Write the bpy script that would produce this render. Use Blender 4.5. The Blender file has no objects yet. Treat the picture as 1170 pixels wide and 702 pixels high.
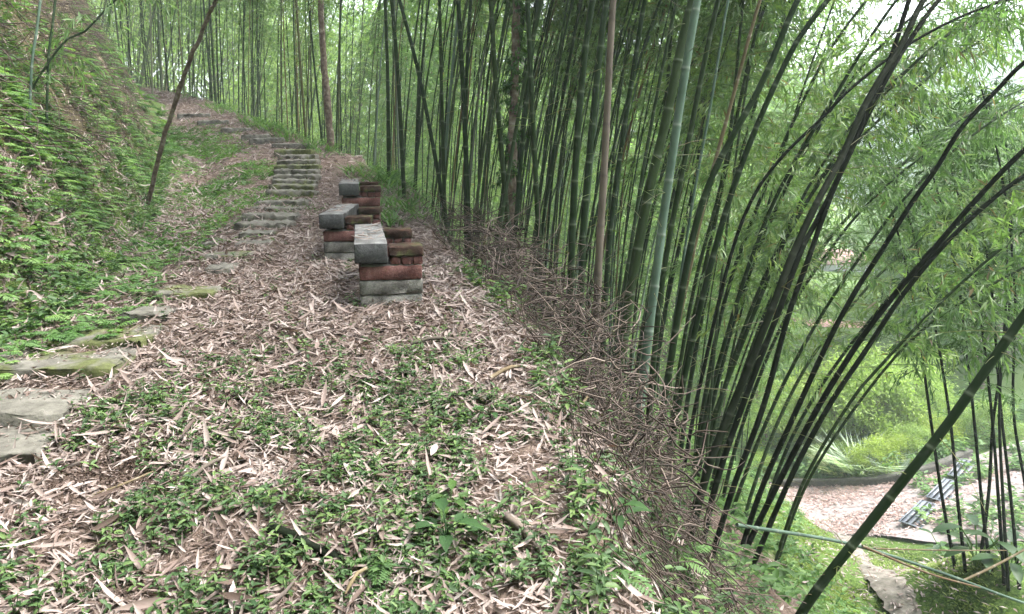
import bpy, math, random
import numpy as np
from mathutils import Vector

SC = bpy.context.scene
COL = SC.collection
rng = np.random.default_rng(11)
random.seed(11)
R = math.radians

# ------------------------------------------------------------------ camera model
F = 851.0                      # focal length in photo pixels (1170 wide)
PITCH = math.atan(176.0 / F)
CP, SP = math.cos(PITCH), math.sin(PITCH)

def ray(px, py):
    u = (px - 585.0) / F
    v = (351.0 - py) / F
    return np.array([u, CP + v * SP, -SP + v * CP])

def at(px, py, Y):
    d = ray(px, py)
    return d * (Y / d[1])

# ------------------------------------------------------------------ noise
def _hash(ix, iy, seed):
    n = (ix.astype(np.int64) * 374761393 + iy.astype(np.int64) * 668265263 + seed * 974711) & 0x7fffffff
    n = ((n ^ (n >> 13)) * 1274126177) & 0x7fffffff
    n = n ^ (n >> 16)
    return (n & 0xffff) / 65535.0

def vnoise(x, y, seed=0):
    x = np.asarray(x, float); y = np.asarray(y, float)
    ix = np.floor(x); iy = np.floor(y)
    fx = x - ix; fy = y - iy
    fx = fx * fx * (3 - 2 * fx); fy = fy * fy * (3 - 2 * fy)
    a = _hash(ix, iy, seed); b = _hash(ix + 1, iy, seed)
    c = _hash(ix, iy + 1, seed); d = _hash(ix + 1, iy + 1, seed)
    return (a * (1 - fx) + b * fx) * (1 - fy) + (c * (1 - fx) + d * fx) * fy

def fbm(x, y, seed=0, o=3):
    s = 0; a = .5; t = 0
    for i in range(o):
        s = s + a * vnoise(x * 2 ** i, y * 2 ** i, seed + i * 7); t += a; a *= .5
    return s / t

# ------------------------------------------------------------------ terrain
_zy = [-30, -5, 0, 2, 4.3, 6, 7.3, 9.5, 12, 15, 18, 22, 26, 34, 60, 400]
_zz = [-4, -2.2, -1.55, -1.25, -.915, -.88, -.82, -.72, -.40, .05, .75, 1.55, 2.2, 3.2, 5, 6]
_ey = [-30, -5, 0, 2, 3.2, 4, 4.7, 6, 7.5, 9.5, 12, 14.5, 18, 22, 28, 60, 400]
_ex = [1.5, .9, .5, .32, .2, .04, -.12, -.45, -.75, -1.3, -2, -3.1, -6, -9, -14, -40, -300]
_by = [-30, 0, 3.7, 4.6, 6.5, 9.5, 14, 20, 24, 30, 60, 400]
_bx = [-3.5, -2.65, -2.75, -2.8, -3.5, -4.6, -6.4, -9.4, -12.5, -18, -50, -320]
_sy = [-30, 0, 6, 10, 14, 22, 30]
_ss = [.9, .9, .85, .82, .77, .67, .6]

def zt(y): return np.interp(y, _zy, _zz)
def xe(y): return np.interp(y, _ey, _ex)
def xb(y): return np.interp(y, _by, _bx)

def floor_z(x, y):
    return -10.98 + .26 * np.clip(x - 8.9, -12, 8) - .238 * np.clip(y - 22, -16, 5) - .05 * np.clip(y - 27, 0, 40)

def hgt(x, y, detail=True):
    x = np.asarray(x, float); y = np.asarray(y, float)
    h = zt(y)
    n1 = fbm(x * .9, y * .9, 3)
    t = np.maximum(0, xb(y) + (n1 - .5) * .5 - x)
    t = t * t / (t + .3)
    h = h + 2.3 * np.minimum(t, 4.5) + .6 * np.maximum(t - 4.5, 0)
    u = np.maximum(0, x - xe(y) + (fbm(x * 1.3 + 9, y * 1.3, 5) - .5) * .5 + (fbm(x * 4 + 3, y * 4, 15, 2) - .5) * .2)
    u = u * u / (u + .15)
    u = np.minimum(u, 120)
    s = np.interp(y, _sy, _ss)
    h = h - 1.65 * np.minimum(u, .7) - s * np.maximum(u - .7, 0)
    # bank on the far side of the lower trail
    h = h + 2.2 * np.exp(-(((x - 6.4) / 1.1) ** 2 + ((y - 8.6) / 2.0) ** 2))
    f = floor_z(x, y)
    k = .35
    h = f + k * np.logaddexp(0, (h - f) / k)
    # gully between bank and steps
    g = np.exp(-((x - (xb(y) + .75)) / .3) ** 2) * np.clip((y - 6) / 2, 0, 1) * np.clip((17 - y) / 3, 0, 1)
    h = h - .16 * g
    if detail:
        h = h + (fbm(x * 1.7, y * 1.7, 21) - .5) * .12 + (fbm(x * 6, y * 6, 31, 2) - .5) * .035
    return h

def nrm(x, y):
    e = .04
    hx = (hgt(x + e, y) - hgt(x - e, y)) / (2 * e)
    hy = (hgt(x, y + e) - hgt(x, y - e)) / (2 * e)
    n = np.stack([-hx, -hy, np.ones_like(hx)], -1)
    return n / np.linalg.norm(n, axis=-1, keepdims=True)

def ground(px, py, lo=1.2, hi=200):
    d = ray(px, py)
    Y = np.geomspace(lo, hi, 3000)
    P = d[None, :] * (Y / d[1])[:, None]
    below = P[:, 2] < hgt(P[:, 0], P[:, 1])
    i = int(np.argmax(below)) if below.any() else len(Y) - 1
    p = P[i].copy(); p[2] = float(hgt(p[0], p[1]))
    return p

def brow(px, py):
    """ground point on the ridge; where the line of sight just clears the brow, the point on the ridge level"""
    p = ground(px, py)
    if p[1] > 11 and py > 215:
        d = ray(px, py); Y = np.linspace(1.5, 12, 800); P = d[None] * (Y / d[1])[:, None]
        i = int(np.argmax(P[:, 2] < zt(Y))); p = P[i].copy()
    return p

# ------------------------------------------------------------------ mesh helpers
def norm(v):
    return v / (np.linalg.norm(v, axis=-1, keepdims=True) + 1e-9)

class Geo:
    """collects arrays of vertices, faces (tri / quad) and one float per vertex"""
    def __init__(s):
        s.v = []; s.f = {}; s.a = []; s.b = []; s.n = 0
    def add(s, v, faces, a=None, b=None):
        v = np.asarray(v, float).reshape(-1, 3); k = len(v)
        s.v.append(v)
        s.a.append(np.full(k, 0.5) if a is None else np.broadcast_to(np.asarray(a, float), (k,)))
        s.b.append(np.zeros(k) if b is None else np.broadcast_to(np.asarray(b, float), (k,)))
        for fa in faces:
            fa = np.asarray(fa, int)
            if len(fa): s.f.setdefault(fa.shape[1], []).append(fa + s.n)
        s.n += k
    def mesh(s, name, smooth=False):
        me = bpy.data.meshes.new(name)
        V = np.concatenate(s.v)
        me.vertices.add(len(V)); me.vertices.foreach_set('co', V.astype(np.float32).ravel())
        li = []; tot = []
        for k, arrs in s.f.items():
            A = np.concatenate(arrs); li.append(A.ravel()); tot.append(np.full(len(A), k))
        li = np.concatenate(li); tot = np.concatenate(tot)
        st = np.concatenate([[0], np.cumsum(tot)[:-1]])
        me.loops.add(len(li)); me.loops.foreach_set('vertex_index', li.astype(np.int32))
        me.polygons.add(len(tot)); me.polygons.foreach_set('loop_start', st.astype(np.int32))
        me.polygons.foreach_set('loop_total', tot.astype(np.int32))
        if smooth: me.polygons.foreach_set('use_smooth', np.ones(len(tot), bool))
        at_ = me.attributes.new('rnd', 'FLOAT', 'POINT'); at_.data.foreach_set('value', np.concatenate(s.a).astype(np.float32))
        at_ = me.attributes.new('aux', 'FLOAT', 'POINT'); at_.data.foreach_set('value', np.concatenate(s.b).astype(np.float32))
        me.update(calc_edges=True); me.validate()
        return me

def link(name, me, mat=None, parent=None):
    o = bpy.data.objects.new(name, me); COL.objects.link(o)
    if mat is not None and me is not None and not me.materials: me.materials.append(mat)
    if parent is not None: o.parent = parent
    return o

def tag(o, label=None, cat=None, group=None, kind=None):
    if label: o['label'] = label
    if cat: o['category'] = cat
    if group: o['group'] = group
    if kind: o['kind'] = kind
    return o

def thing(name, loc, rz=0, label=None, cat=None, group=None):
    o = bpy.data.objects.new(name, None); COL.objects.link(o)
    o.empty_display_size = .1
    o.location = tuple(float(c) for c in loc); o.rotation_euler = (0, 0, rz)
    return tag(o, label, cat, group)

def copy_tree(o, parent=None):
    c = o.copy(); COL.objects.link(c)
    if parent is not None: c.parent = parent
    for ch in list(o.children): copy_tree(ch, c)
    return c

def leaves(g, P, D, N, L, W, a, b=None, curl=None, fine=False):
    """batch of lens-shaped leaves: base points P, long axis D, face normal N"""
    P = np.asarray(P, float); D = norm(D); N = np.asarray(N, float)
    S = norm(np.cross(D, N)); N = norm(np.cross(S, D))
    n = len(P); L = np.broadcast_to(L, (n,))[:, None]; W = np.broadcast_to(W, (n,))[:, None]
    c = np.zeros((n, 1)) if curl is None else np.broadcast_to(curl, (n,))[:, None]
    a = np.broadcast_to(a, (n,)); b = np.zeros(n) if b is None else np.broadcast_to(b, (n,))
    if not fine:
        V = np.stack([P, P + D * L * .4 + S * W * .5 + N * W * .22, P + D * L - N * c * L * .6, P + D * L * .4 - S * W * .5 + N * W * .22], 1)
        i = np.arange(n)[:, None] * 4
        g.add(V.reshape(-1, 3), [np.concatenate([i + [0, 1, 2], i + [0, 2, 3]])], np.repeat(a, 4), np.repeat(b, 4))
    else:
        def st(t, w, lift):
            cen = P + D * L * t - N * c * L * t * t
            return cen + S * W * w + N * W * lift, cen - N * W * .02, cen - S * W * w + N * W * lift
        l1, c1, r1 = st(.28, .42, .2); l2, c2, r2 = st(.62, .42, .22)
        tip = P + D * L - N * c * L
        V = np.stack([P, l1, c1, r1, l2, c2, r2, tip], 1)
        i = np.arange(n)[:, None] * 8
        tri = np.concatenate([i + [0, 1, 2], i + [0, 2, 3], i + [4, 7, 5], i + [5, 7, 6]])
        qd = np.concatenate([i + [1, 4, 5, 2], i + [2, 5, 6, 3]])
        g.add(V.reshape(-1, 3), [tri, qd], np.repeat(a, 8), np.repeat(b, 8))

def tubes(g, P, Rr, S=4, a=.5, b=0., cap=False):
    """batch of tubes: P (N,K,3), radii (N,K)"""
    P = np.asarray(P, float)
    if P.ndim == 2: P = P[None]
    N, K, _ = P.shape
    Rr = np.broadcast_to(np.asarray(Rr, float), (N, K))
    T = np.gradient(P, axis=1); T = norm(T)
    ref = np.where(np.abs(T[:, :1, 2:3]) > .9, np.array([1., 0, 0]), np.array([0, 0, 1.]))
    ref = np.broadcast_to(ref, T.shape)
    U = norm(np.cross(T, ref)); Vv = np.cross(T, U)
    ang = np.linspace(0, 2 * np.pi, S, endpoint=False)
    V = P[:, :, None, :] + Rr[:, :, None, None] * (np.cos(ang)[None, None, :, None] * U[:, :, None, :] + np.sin(ang)[None, None, :, None] * Vv[:, :, None, :])
    idx = np.arange(N * K * S).reshape(N, K, S)
    nx = np.roll(idx, -1, 2)
    q = np.stack([idx[:, :-1], nx[:, :-1], nx[:, 1:], idx[:, 1:]], -1).reshape(-1, 4)
    A = np.broadcast_to(np.asarray(a, float).reshape((-1, 1, 1)) if np.ndim(a) == 1 else a, (N, K, S)).ravel()
    B = np.broadcast_to(np.asarray(b, float).reshape((1, -1, 1)) if np.ndim(b) == 1 else b, (N, K, S)).ravel()
    fs = [q]
    g.add(V.reshape(-1, 3), fs, A, B)
    if cap:
        for e in (0, K - 1):
            ring = V[:, e]
            for k in range(N):
                order = list(range(S)) if e else list(range(S))[::-1]
                g.add(ring[k], [np.array([order])], A[0] if np.ndim(a) == 0 else a[k], 0)

def catmull(pts, n=12):
    P = np.asarray(pts, float)
    P = np.vstack([2 * P[0] - P[1], P, 2 * P[-1] - P[-2]])
    out = []
    for i in range(1, len(P) - 2):
        t = np.linspace(0, 1, n, endpoint=False)[:, None]
        p0, p1, p2, p3 = P[i - 1], P[i], P[i + 1], P[i + 2]
        out.append(.5 * (2 * p1 + (p2 - p0) * t + (2 * p0 - 5 * p1 + 4 * p2 - p3) * t ** 2 + (3 * p1 - p0 - 3 * p2 + p3) * t ** 3))
    out.append(P[-2][None])
    return np.vstack(out)

def resample(P, s):
    d = np.concatenate([[0], np.cumsum(np.linalg.norm(np.diff(P, axis=0), axis=1))])
    return np.stack([np.interp(s, d, P[:, k]) for k in range(3)], 1), d[-1]

def plen(P): return float(np.sum(np.linalg.norm(np.diff(P, axis=0), axis=1)))

# ------------------------------------------------------------------ materials
def mat(name):
    m = bpy.data.materials.new(name); m.use_nodes = True
    nt = m.node_tree; nt.nodes.clear()
    out = nt.nodes.new('ShaderNodeOutputMaterial')
    return m, nt, out

def nd(nt, t, **kw):
    n = nt.nodes.new('ShaderNode' + t)
    for k, v in kw.items(): setattr(n, k, v)
    return n

def ramp(nt, src, stops, interp='LINEAR'):
    r = nd(nt, 'ValToRGB'); r.color_ramp.interpolation = interp
    e = r.color_ramp.elements
    while len(e) < len(stops): e.new(.5)
    for i, (p, c) in enumerate(stops):
        e[i].position = p; e[i].color = (c[0], c[1], c[2], 1) if len(c) == 3 else c
    nt.links.new(src, r.inputs[0]); return r.outputs[0]

def mixc(nt, fac, a, b, mode='MIX'):
    m = nd(nt, 'Mix', data_type='RGBA', blend_type=mode)
    for sock, v in ((m.inputs[0], fac), (m.inputs[6], a), (m.inputs[7], b)):
        if isinstance(v, (int, float)): sock.default_value = v
        elif isinstance(v, tuple): sock.default_value = (*v, 1)
        else: nt.links.new(v, sock)
    return m.outputs[2]

def attr(nt, n):
    a = nd(nt, 'Attribute'); a.attribute_name = n; return a.outputs['Fac']

def noise(nt, scale, detail=3, vec=None, rough=.55):
    n = nd(nt, 'TexNoise'); n.inputs['Scale'].default_value = scale; n.inputs['Detail'].default_value = detail
    n.inputs['Roughness'].default_value = rough
    if vec is not None: nt.links.new(vec, n.inputs['Vector'])
    return n.outputs['Fac']

def coords(nt, kind='Object'):
    return nd(nt, 'TexCoord').outputs[kind]

def leaf_mat(name, stops, trans=.45, rough=.5, tint=(1.15, 1.35, .6), objvar=True, spec=.25):
    m, nt, out = mat(name)
    c = ramp(nt, attr(nt, 'rnd'), stops)
    if objvar:
        oi = nd(nt, 'ObjectInfo')
        v = ramp(nt, oi.outputs['Random'], [(0, (.8, .8, .85)), (.5, (1, 1, .9)), (1, (1.25, 1.1, .8))])
        c = mixc(nt, 1.0, c, v, 'MULTIPLY')
    b = nd(nt, 'BsdfPrincipled'); b.inputs['Roughness'].default_value = rough
    b.inputs['Specular IOR Level'].default_value = spec
    nt.links.new(c, b.inputs['Base Color'])
    t = nd(nt, 'BsdfTranslucent')
    nt.links.new(mixc(nt, 1.0, c, tint, 'MULTIPLY'), t.inputs['Color'])
    mx = nd(nt, 'MixShader'); mx.inputs[0].default_value = trans
    nt.links.new(b.outputs[0], mx.inputs[1]); nt.links.new(t.outputs[0], mx.inputs[2])
    nt.links.new(mx.outputs[0], out.inputs[0])
    return m

def principled(name, colfn, rough=.7, spec=.3, bump=None):
    m, nt, out = mat(name)
    b = nd(nt, 'BsdfPrincipled'); b.inputs['Roughness'].default_value = rough; b.inputs['Specular IOR Level'].default_value = spec
    c = colfn(nt)
    if isinstance(c, tuple): b.inputs['Base Color'].default_value = (*c, 1)
    else: nt.links.new(c, b.inputs['Base Color'])
    if bump:
        h = bump[0](nt); bn = nd(nt, 'Bump'); bn.inputs['Strength'].default_value = bump[1]; bn.inputs['Distance'].default_value = bump[2]
        nt.links.new(h, bn.inputs['Height']); nt.links.new(bn.outputs[0], b.inputs['Normal'])
    nt.links.new(b.outputs[0], out.inputs[0])
    return m

def culm_mat(name, stops, ring=(.11, .13, .09), rough=.5, blot=.45):
    def col(nt):
        oi = nd(nt, 'ObjectInfo')
        c = ramp(nt, oi.outputs['Random'], stops)
        n = noise(nt, 3.0, 4, coords(nt))
        c = mixc(nt, blot, c, mixc(nt, 1.0, c, ramp(nt, n, [(.3, (.45, .5, .4)), (.7, (1.5, 1.45, 1.3))]), 'MULTIPLY'))
        return mixc(nt, attr(nt, 'aux'), c, ring)
    return principled(name, col, rough, .06)

M = {}
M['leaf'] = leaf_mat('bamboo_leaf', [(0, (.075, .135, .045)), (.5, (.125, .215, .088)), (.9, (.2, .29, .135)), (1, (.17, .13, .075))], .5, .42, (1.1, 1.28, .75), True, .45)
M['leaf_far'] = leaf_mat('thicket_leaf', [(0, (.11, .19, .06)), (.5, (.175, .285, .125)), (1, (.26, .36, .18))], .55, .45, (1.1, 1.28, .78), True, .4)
M['leaf_dark'] = leaf_mat('dark_leaf', [(0, (.025, .06, .022)), (.6, (.05, .11, .035)), (1, (.09, .17, .05))], .35)  # dark green leaves of seedlings, ivy, broad leaved plants and the black clump
M['tree_leaf'] = leaf_mat('tree_leaf', [(0, (.10, .18, .055)), (.5, (.17, .28, .10)), (1, (.26, .36, .15))], .5, .45, (1.1, 1.28, .75), True, .4)
M['fern'] = leaf_mat('fern_leaf', [(0, (.035, .085, .022)), (.5, (.095, .18, .058)), (1, (.185, .285, .095))], .4, objvar=False)
M['weed'] = leaf_mat('weed_leaf', [(0, (.025, .055, .022)), (.5, (.065, .12, .045)), (1, (.14, .21, .07))], .35, objvar=False)
M['moss'] = leaf_mat('moss_grass', [(0, (.08, .13, .03)), (.5, (.15, .21, .045)), (1, (.22, .28, .07))], .3, objvar=False)
M['shrub_leaf'] = leaf_mat('shrub_leaf', [(0, (.13, .20, .05)), (.5, (.23, .33, .09)), (1, (.32, .42, .15))], .5, .45, (1.1, 1.25, .7))
M['silver'] = leaf_mat('silver_grass_leaf', [(0, (.22, .3, .2)), (1, (.45, .52, .43))], .35)
M['dead'] = leaf_mat('dead_leaf', [(0, (.06, .042, .033)), (.2, (.13, .094, .08)), (.45, (.215, .17, .152)), (.8, (.29, .246, .228)), (1, (.34, .302, .282))], .12, .6, (1.0, .8, .6), False)
M['dead_red'] = leaf_mat('road_dead_leaf', [(0, (.14, .09, .075)), (.5, (.29, .2, .18)), (1, (.42, .34, .315))], .1, .6, (1, .8, .6), False)
M['culm'] = culm_mat('green_culm', [(0, (.018, .032, .017)), (.35, (.028, .047, .025)), (.6, (.04, .062, .033)), (.78, (.058, .078, .042)), (.86, (.12, .11, .055)), (.9, (.12, .075, .05)), (.94, (.09, .13, .11)), (1, (.17, .22, .19))])
M['culm_near'] = culm_mat('dark_green_culm', [(0, (.012, .023, .0115)), (.5, (.018, .033, .015)), (1, (.028, .045, .02))], (.085, .105, .07))
M['culm_black'] = culm_mat('blackish_culm', [(0, (.004, .0065, .004)), (1, (.008, .012, .0065))], (.02, .025, .017), .7)
M['culm_pale'] = culm_mat('powdery_culm', [(0, (.075, .12, .10)), (1, (.095, .14, .12))], (.17, .2, .17), .6, .8)
M['culm_dead'] = culm_mat('dead_culm', [(0, (.095, .08, .072)), (1, (.125, .105, .095))], (.08, .065, .06), .7, .6)
M['culm_tan'] = culm_mat('drying_culm', [(0, (.14, .095, .065)), (1, (.13, .115, .07))], (.24, .21, .16), .5, .5)
M['twig'] = principled('dead_twig', lambda nt: ramp(nt, attr(nt, 'rnd'), [(0, (.022, .016, .013)), (.55, (.068, .05, .041)), (.88, (.115, .088, .075)), (1, (.22, .175, .15))]), .8)
M['bark'] = principled('bark', lambda nt: ramp(nt, noise(nt, 14, 5, coords(nt)), [(.3, (.06, .04, .03)), (.55, (.15, .115, .09)), (.7, (.24, .22, .18))]), .85, .2, (lambda nt: noise(nt, 30, 4, coords(nt)), .6, .02))

# ------------------------------------------------------------------ ground sheet
def axis(segs):
    out = []
    for a, b, st in segs: out.append(np.arange(a, b, st))
    return np.concatenate(out)
gx = axis([(-400, -60, 40), (-60, -20, 3), (-20, -7, .5), (-7, 3, .07), (3, 20, .3), (20, 60, 3), (60, 441, 40)])
gy = axis([(-60, -6, 4), (-6, 1, .5), (1, 9, .07), (9, 30, .22), (30, 60, 2), (60, 441, 40)])
GX, GY = np.meshgrid(gx, gy)
GZ = hgt(GX, GY)
g = Geo()
nx_, ny_ = len(gx), len(gy)
ii = np.arange(nx_ * ny_).reshape(ny_, nx_)
q = np.stack([ii[:-1, :-1], ii[:-1, 1:], ii[1:, 1:], ii[1:, :-1]], -1).reshape(-1, 4)
def moss_mask(x, y):
    """how much low green grows on the bare ground"""
    m = np.exp(-((x - xb(y)) / .7) ** 2) * .8
    low = np.clip((x - xe(y) - 2.2) / 1.5, 0, 1)
    return np.clip(np.maximum(m, low * .9), 0, 1)
g.add(np.stack([GX, GY, GZ], -1).reshape(-1, 3), [q], moss_mask(GX, GY).ravel(), np.clip((xb(GY) - GX) / .5, 0, 1).ravel())
def ground_col(nt):
    co = coords(nt)
    soil = ramp(nt, noise(nt, 9, 6, co), [(.3, (.04, .028, .021)), (.55, (.085, .062, .048)), (.75, (.15, .115, .095))])
    lit = ramp(nt, noise(nt, 45, 4, co, .7), [(.35, (.045, .032, .025)), (.5, (.12, .088, .072)), (.68, (.22, .172, .148))])
    base = mixc(nt, ramp(nt, noise(nt, 2.2, 3, co), [(.3, (0, 0, 0)), (.5, (1, 1, 1))]), soil, lit)
    green = ramp(nt, noise(nt, 30, 5, co), [(.3, (.03, .055, .015)), (.55, (.075, .125, .03)), (.75, (.14, .19, .055))])
    mk = nd(nt, 'Math', operation='MULTIPLY_ADD'); nt.links.new(attr(nt, 'rnd'), mk.inputs[0]); mk.inputs[1].default_value = 1.3
    n2 = nd(nt, 'Math', operation='MULTIPLY_ADD'); nt.links.new(noise(nt, 1.6, 5, co), n2.inputs[0]); n2.inputs[1].default_value = 1.2; n2.inputs[2].default_value = -.95
    nt.links.new(n2.outputs[0], mk.inputs[2])
    f = ramp(nt, mk.outputs[0], [(.3, (0, 0, 0)), (.6, (1, 1, 1))])
    return mixc(nt, attr(nt, 'aux'), mixc(nt, f, base, green), ramp(nt, noise(nt, 14, 6, co), [(.3, (.03, .026, .014)), (.55, (.075, .065, .035)), (.75, (.15, .12, .08))]))
M['ground'] = principled('forest_floor', ground_col, .95, .1, (lambda nt: noise(nt, 40, 5, coords(nt), .7), .7, .03))
tag(link('ground', g.mesh('ground', True), M['ground']), kind='structure')

# ------------------------------------------------------------------ stepping slabs and steps
def rough_block(g, sx, sy, sz, amp, seed, nx=8, ny=4, nz=2, mossy=0.0, off=(0, 0, 0), bev=.012):
    """worn block, centred in x and y, standing on z=0; vertices jittered, corners eased"""
    r = np.random.default_rng(seed)
    cells = {}
    V = []; Fq = []
    X = np.concatenate([[-sx / 2], np.linspace(-sx / 2 + bev, sx / 2 - bev, nx), [sx / 2]])
    Y = np.concatenate([[-sy / 2], np.linspace(-sy / 2 + bev, sy / 2 - bev, ny), [sy / 2]])
    Z = np.concatenate([[0], np.linspace(bev, sz - bev, nz), [sz]])
    nx2, ny2, nz2 = len(X), len(Y), len(Z)
    def vid(i, j, k):
        key = (i, j, k)
        if key not in cells:
            p = np.array([X[i], Y[j], Z[k]])
            ends = (i in (0, nx2 - 1)) + (j in (0, ny2 - 1)) + (k in (0, nz2 - 1))
            if ends >= 2:
                for ax, (idx, m, c, h) in enumerate(((i, nx2, 0, 0), (j, ny2, 0, 0), (k, nz2, 0, 0))):
                    if idx == 0: p[ax] += bev * .42
                    if idx == m - 1: p[ax] -= bev * .42
            p += r.normal(0, amp, 3)
            cells[key] = len(V); V.append(p)
        return cells[key]
    for i in range(nx2 - 1):
        for j in range(ny2 - 1):
            for k in (0, nz2 - 1):
                f = [vid(i, j, k), vid(i + 1, j, k), vid(i + 1, j + 1, k), vid(i, j + 1, k)]
                Fq.append(f if k else f[::-1])
    for i in range(nx2 - 1):
        for k in range(nz2 - 1):
            for j in (0, ny2 - 1):
                f = [vid(i, j, k), vid(i + 1, j, k), vid(i + 1, j, k + 1), vid(i, j, k + 1)]
                Fq.append(f[::-1] if j else f)
    for j in range(ny2 - 1):
        for k in range(nz2 - 1):
            for i in (0, nx2 - 1):
                f = [vid(i, j, k), vid(i, j + 1, k), vid(i, j + 1, k + 1), vid(i, j, k + 1)]
                Fq.append(f if i else f[::-1])
    g.add(np.array(V) + np.array(off), [np.array(Fq)], r.random(), mossy)

def stone_col(nt, dark=1.0, thr=.5):
    co = coords(nt, 'Object')
    st = ramp(nt, noise(nt, 16, 6, co), [(.3, (.07 * dark, .066 * dark, .056 * dark)), (.6, (.135 * dark, .13 * dark, .112 * dark)), (.8, (.2 * dark, .19 * dark, .17 * dark))])
    ms = ramp(nt, noise(nt, 25, 4, co), [(.3, (.045, .052, .02)), (.7, (.10, .112, .045))])
    n = nd(nt, 'Math', operation='ADD'); nt.links.new(noise(nt, 4.5, 4, co), n.inputs[0]); nt.links.new(attr(nt, 'aux'), n.inputs[1])
    return mixc(nt, ramp(nt, n.outputs[0], [(thr + .3, (0, 0, 0)), (thr + .42, (1, 1, 1))]), st, ms)
M['slab'] = principled('mossy_stone', lambda nt: stone_col(nt), .9, .2, (lambda nt: noise(nt, 50, 5, coords(nt)), .5, .01))

SLABS = [  # left px, right px, row, moss, depth
    (-60, 40, 527, .1, .30), (-90, 75, 484, .15, .34), (-40, 128, 432, .35, .40), (34, 168, 396, .4, .36), (137, 191, 367, .1, .25),
    (154, 236, 343, .4, .34), (239, 263, 313, .1, .3), (229, 278, 298, .35, .36), (232, 263, 281, .1, .34), (267, 304, 281, .1, .3),
    (273, 309, 271, .15, .3)]
STEPS = [(268, 330, 262, .1), (276, 336, 252, .1), (287, 344, 243, .1), (292, 349, 236, .15), (304, 358, 227, .2), (308, 358, 220, .25), (311, 358, 214, .2),
         (313, 361, 208, .15), (314, 361, 202, .15), (313, 362, 196, .3), (318, 362, 190, .15), (318, 360, 184, .15),
         (314, 356, 178, .3), (312, 353, 171, .1), (285, 322, 164, .1), (275, 306, 160, .1), (252, 284, 152, .1), (225, 258, 143, .1), (203, 236, 135, .1)]
NO_LITTER = []
slab_words = ['nearest worn stone slab half hidden at the lower left corner', 'grey flat slab below the thick mossy edged one at the left edge',
    'thick mossy slab with a dark hollow under its front edge', 'broad mossy slab just above the thick hollow fronted one',
    'narrow grey slab nearly buried in dead leaves between two mossy slabs', 'greenest mossy slab in the middle of the leaf strewn path',
    'tiny grey slab corner showing through the leaves on the path', 'small yellow green mossy slab left of the furthest flat pair',
    'left slab of a side by side grey pair before the steps', 'right slab of a side by side grey pair before the steps',
    'grey slab just behind the side by side pair, at the foot of the steps']
for k, (l, r_, y, ms, dp) in enumerate(SLABS):
    c = ground((l + r_) / 2, y)
    w = max(.2, (r_ - l) / F * c[1])
    g = Geo(); rough_block(g, w, dp, .16, .006, 100 + k, mossy=ms)
    o = link('stone_slab', g.mesh('stone_slab'), M['slab'])
    up = -.025
    if k == 2: up = -.035
    o.location = (c[0], c[1] + dp / 2 - .03, float(hgt(c[0], c[1] + dp / 2)) - .13 + up + .02)
    o.rotation_euler = (random.uniform(-.03, .03), random.uniform(-.03, .03), random.uniform(-.12, .12) + .05)
    tag(o, slab_words[k], 'stone slab', 'flat slabs along the path')
    NO_LITTER.append((c[0], c[1] + dp / 2, w / 2 * .92, dp / 2, .8))
ordw = ['lowest', 'second lowest', 'third lowest', 'fourth lowest', 'fifth lowest', 'sixth lowest', 'seventh lowest', 'eighth lowest', 'ninth from the bottom of the', 'tenth from the bottom of the',
        'seventh from the top of the', 'sixth from the top of the', 'fifth from the top of the', 'topmost']
for k, (l, r_, y, ms) in enumerate(STEPS):
    c = ground((l + r_) / 2, y)
    w = (r_ - l) / F * c[1]
    g = Geo(); rough_block(g, w, .34, .2, .009, 200 + k, 14, 6, 3, mossy=ms + .12, bev=.02)
    o = link('stone_step', g.mesh('stone_step'), M['slab'])
    o.location = (c[0], c[1] + .14, float(hgt(c[0], c[1])) - .2 + (.06 if k < 4 else .10))
    o.rotation_euler = (random.uniform(-.02, .02), random.uniform(-.025, .025), random.uniform(-.06, .06) + (.25 if k > 13 else 0))
    if k < 14: lab = ordw[k] + ' mossy stone step of the straight flight up the path'
    else: lab = ['first worn step after the path bends left above the straight flight', 'second worn step after the bend, close behind the first', 'middle worn step on the upper bend of the path',
                 'second furthest worn step beneath the bamboo wall', 'furthest worn step where the path disappears round the bank'][k - 14]
    tag(o, lab, 'step', 'stone steps up the path')
    

# ------------------------------------------------------------------ benches
def brick_col(lo, mid, hi, moss_t):
    def f(nt):
        co = coords(nt)
        c = ramp(nt, noise(nt, 11, 6, co, .65), [(.3, lo), (.52, mid), (.72, hi)])
        dk = ramp(nt, noise(nt, 5, 5, co), [(.38, (.35, .33, .32)), (.6, (1, 1, 1))])
        c = mixc(nt, .8, c, mixc(nt, 1.0, c, dk, 'MULTIPLY'))
        sp = ramp(nt, noise(nt, 120, 2, co), [(.35, (.55, .55, .55)), (.6, (1.2, 1.2, 1.2))])
        c = mixc(nt, .6, c, mixc(nt, 1.0, c, sp, 'MULTIPLY'))
        n = nd(nt, 'Math', operation='ADD'); nt.links.new(noise(nt, 9, 5, co), n.inputs[0]); nt.links.new(attr(nt, 'aux'), n.inputs[1])
        ms = ramp(nt, noise(nt, 35, 3, co), [(.3, (.025, .03, .012)), (.7, (.07, .08, .028))])
        return mixc(nt, ramp(nt, n.outputs[0], [(moss_t, (0, 0, 0)), (moss_t + .14, (1, 1, 1))]), c, ms)
    return f
bump_b = (lambda nt: noise(nt, 70, 5, coords(nt), .7), .8, .008)
M['brick'] = principled('red_brick', brick_col((.075, .038, .033), (.155, .07, .062), (.25, .14, .127), .68), .92, .15, bump_b)
M['brick_moss'] = principled('mossy_brick', brick_col((.03, .02, .016), (.06, .036, .027), (.12, .06, .048), .58), .92, .15, bump_b)
M['block'] = principled('grey_block', brick_col((.10, .098, .088), (.18, .174, .16), (.27, .262, .24), .72), .95, .15, bump_b)
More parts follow.
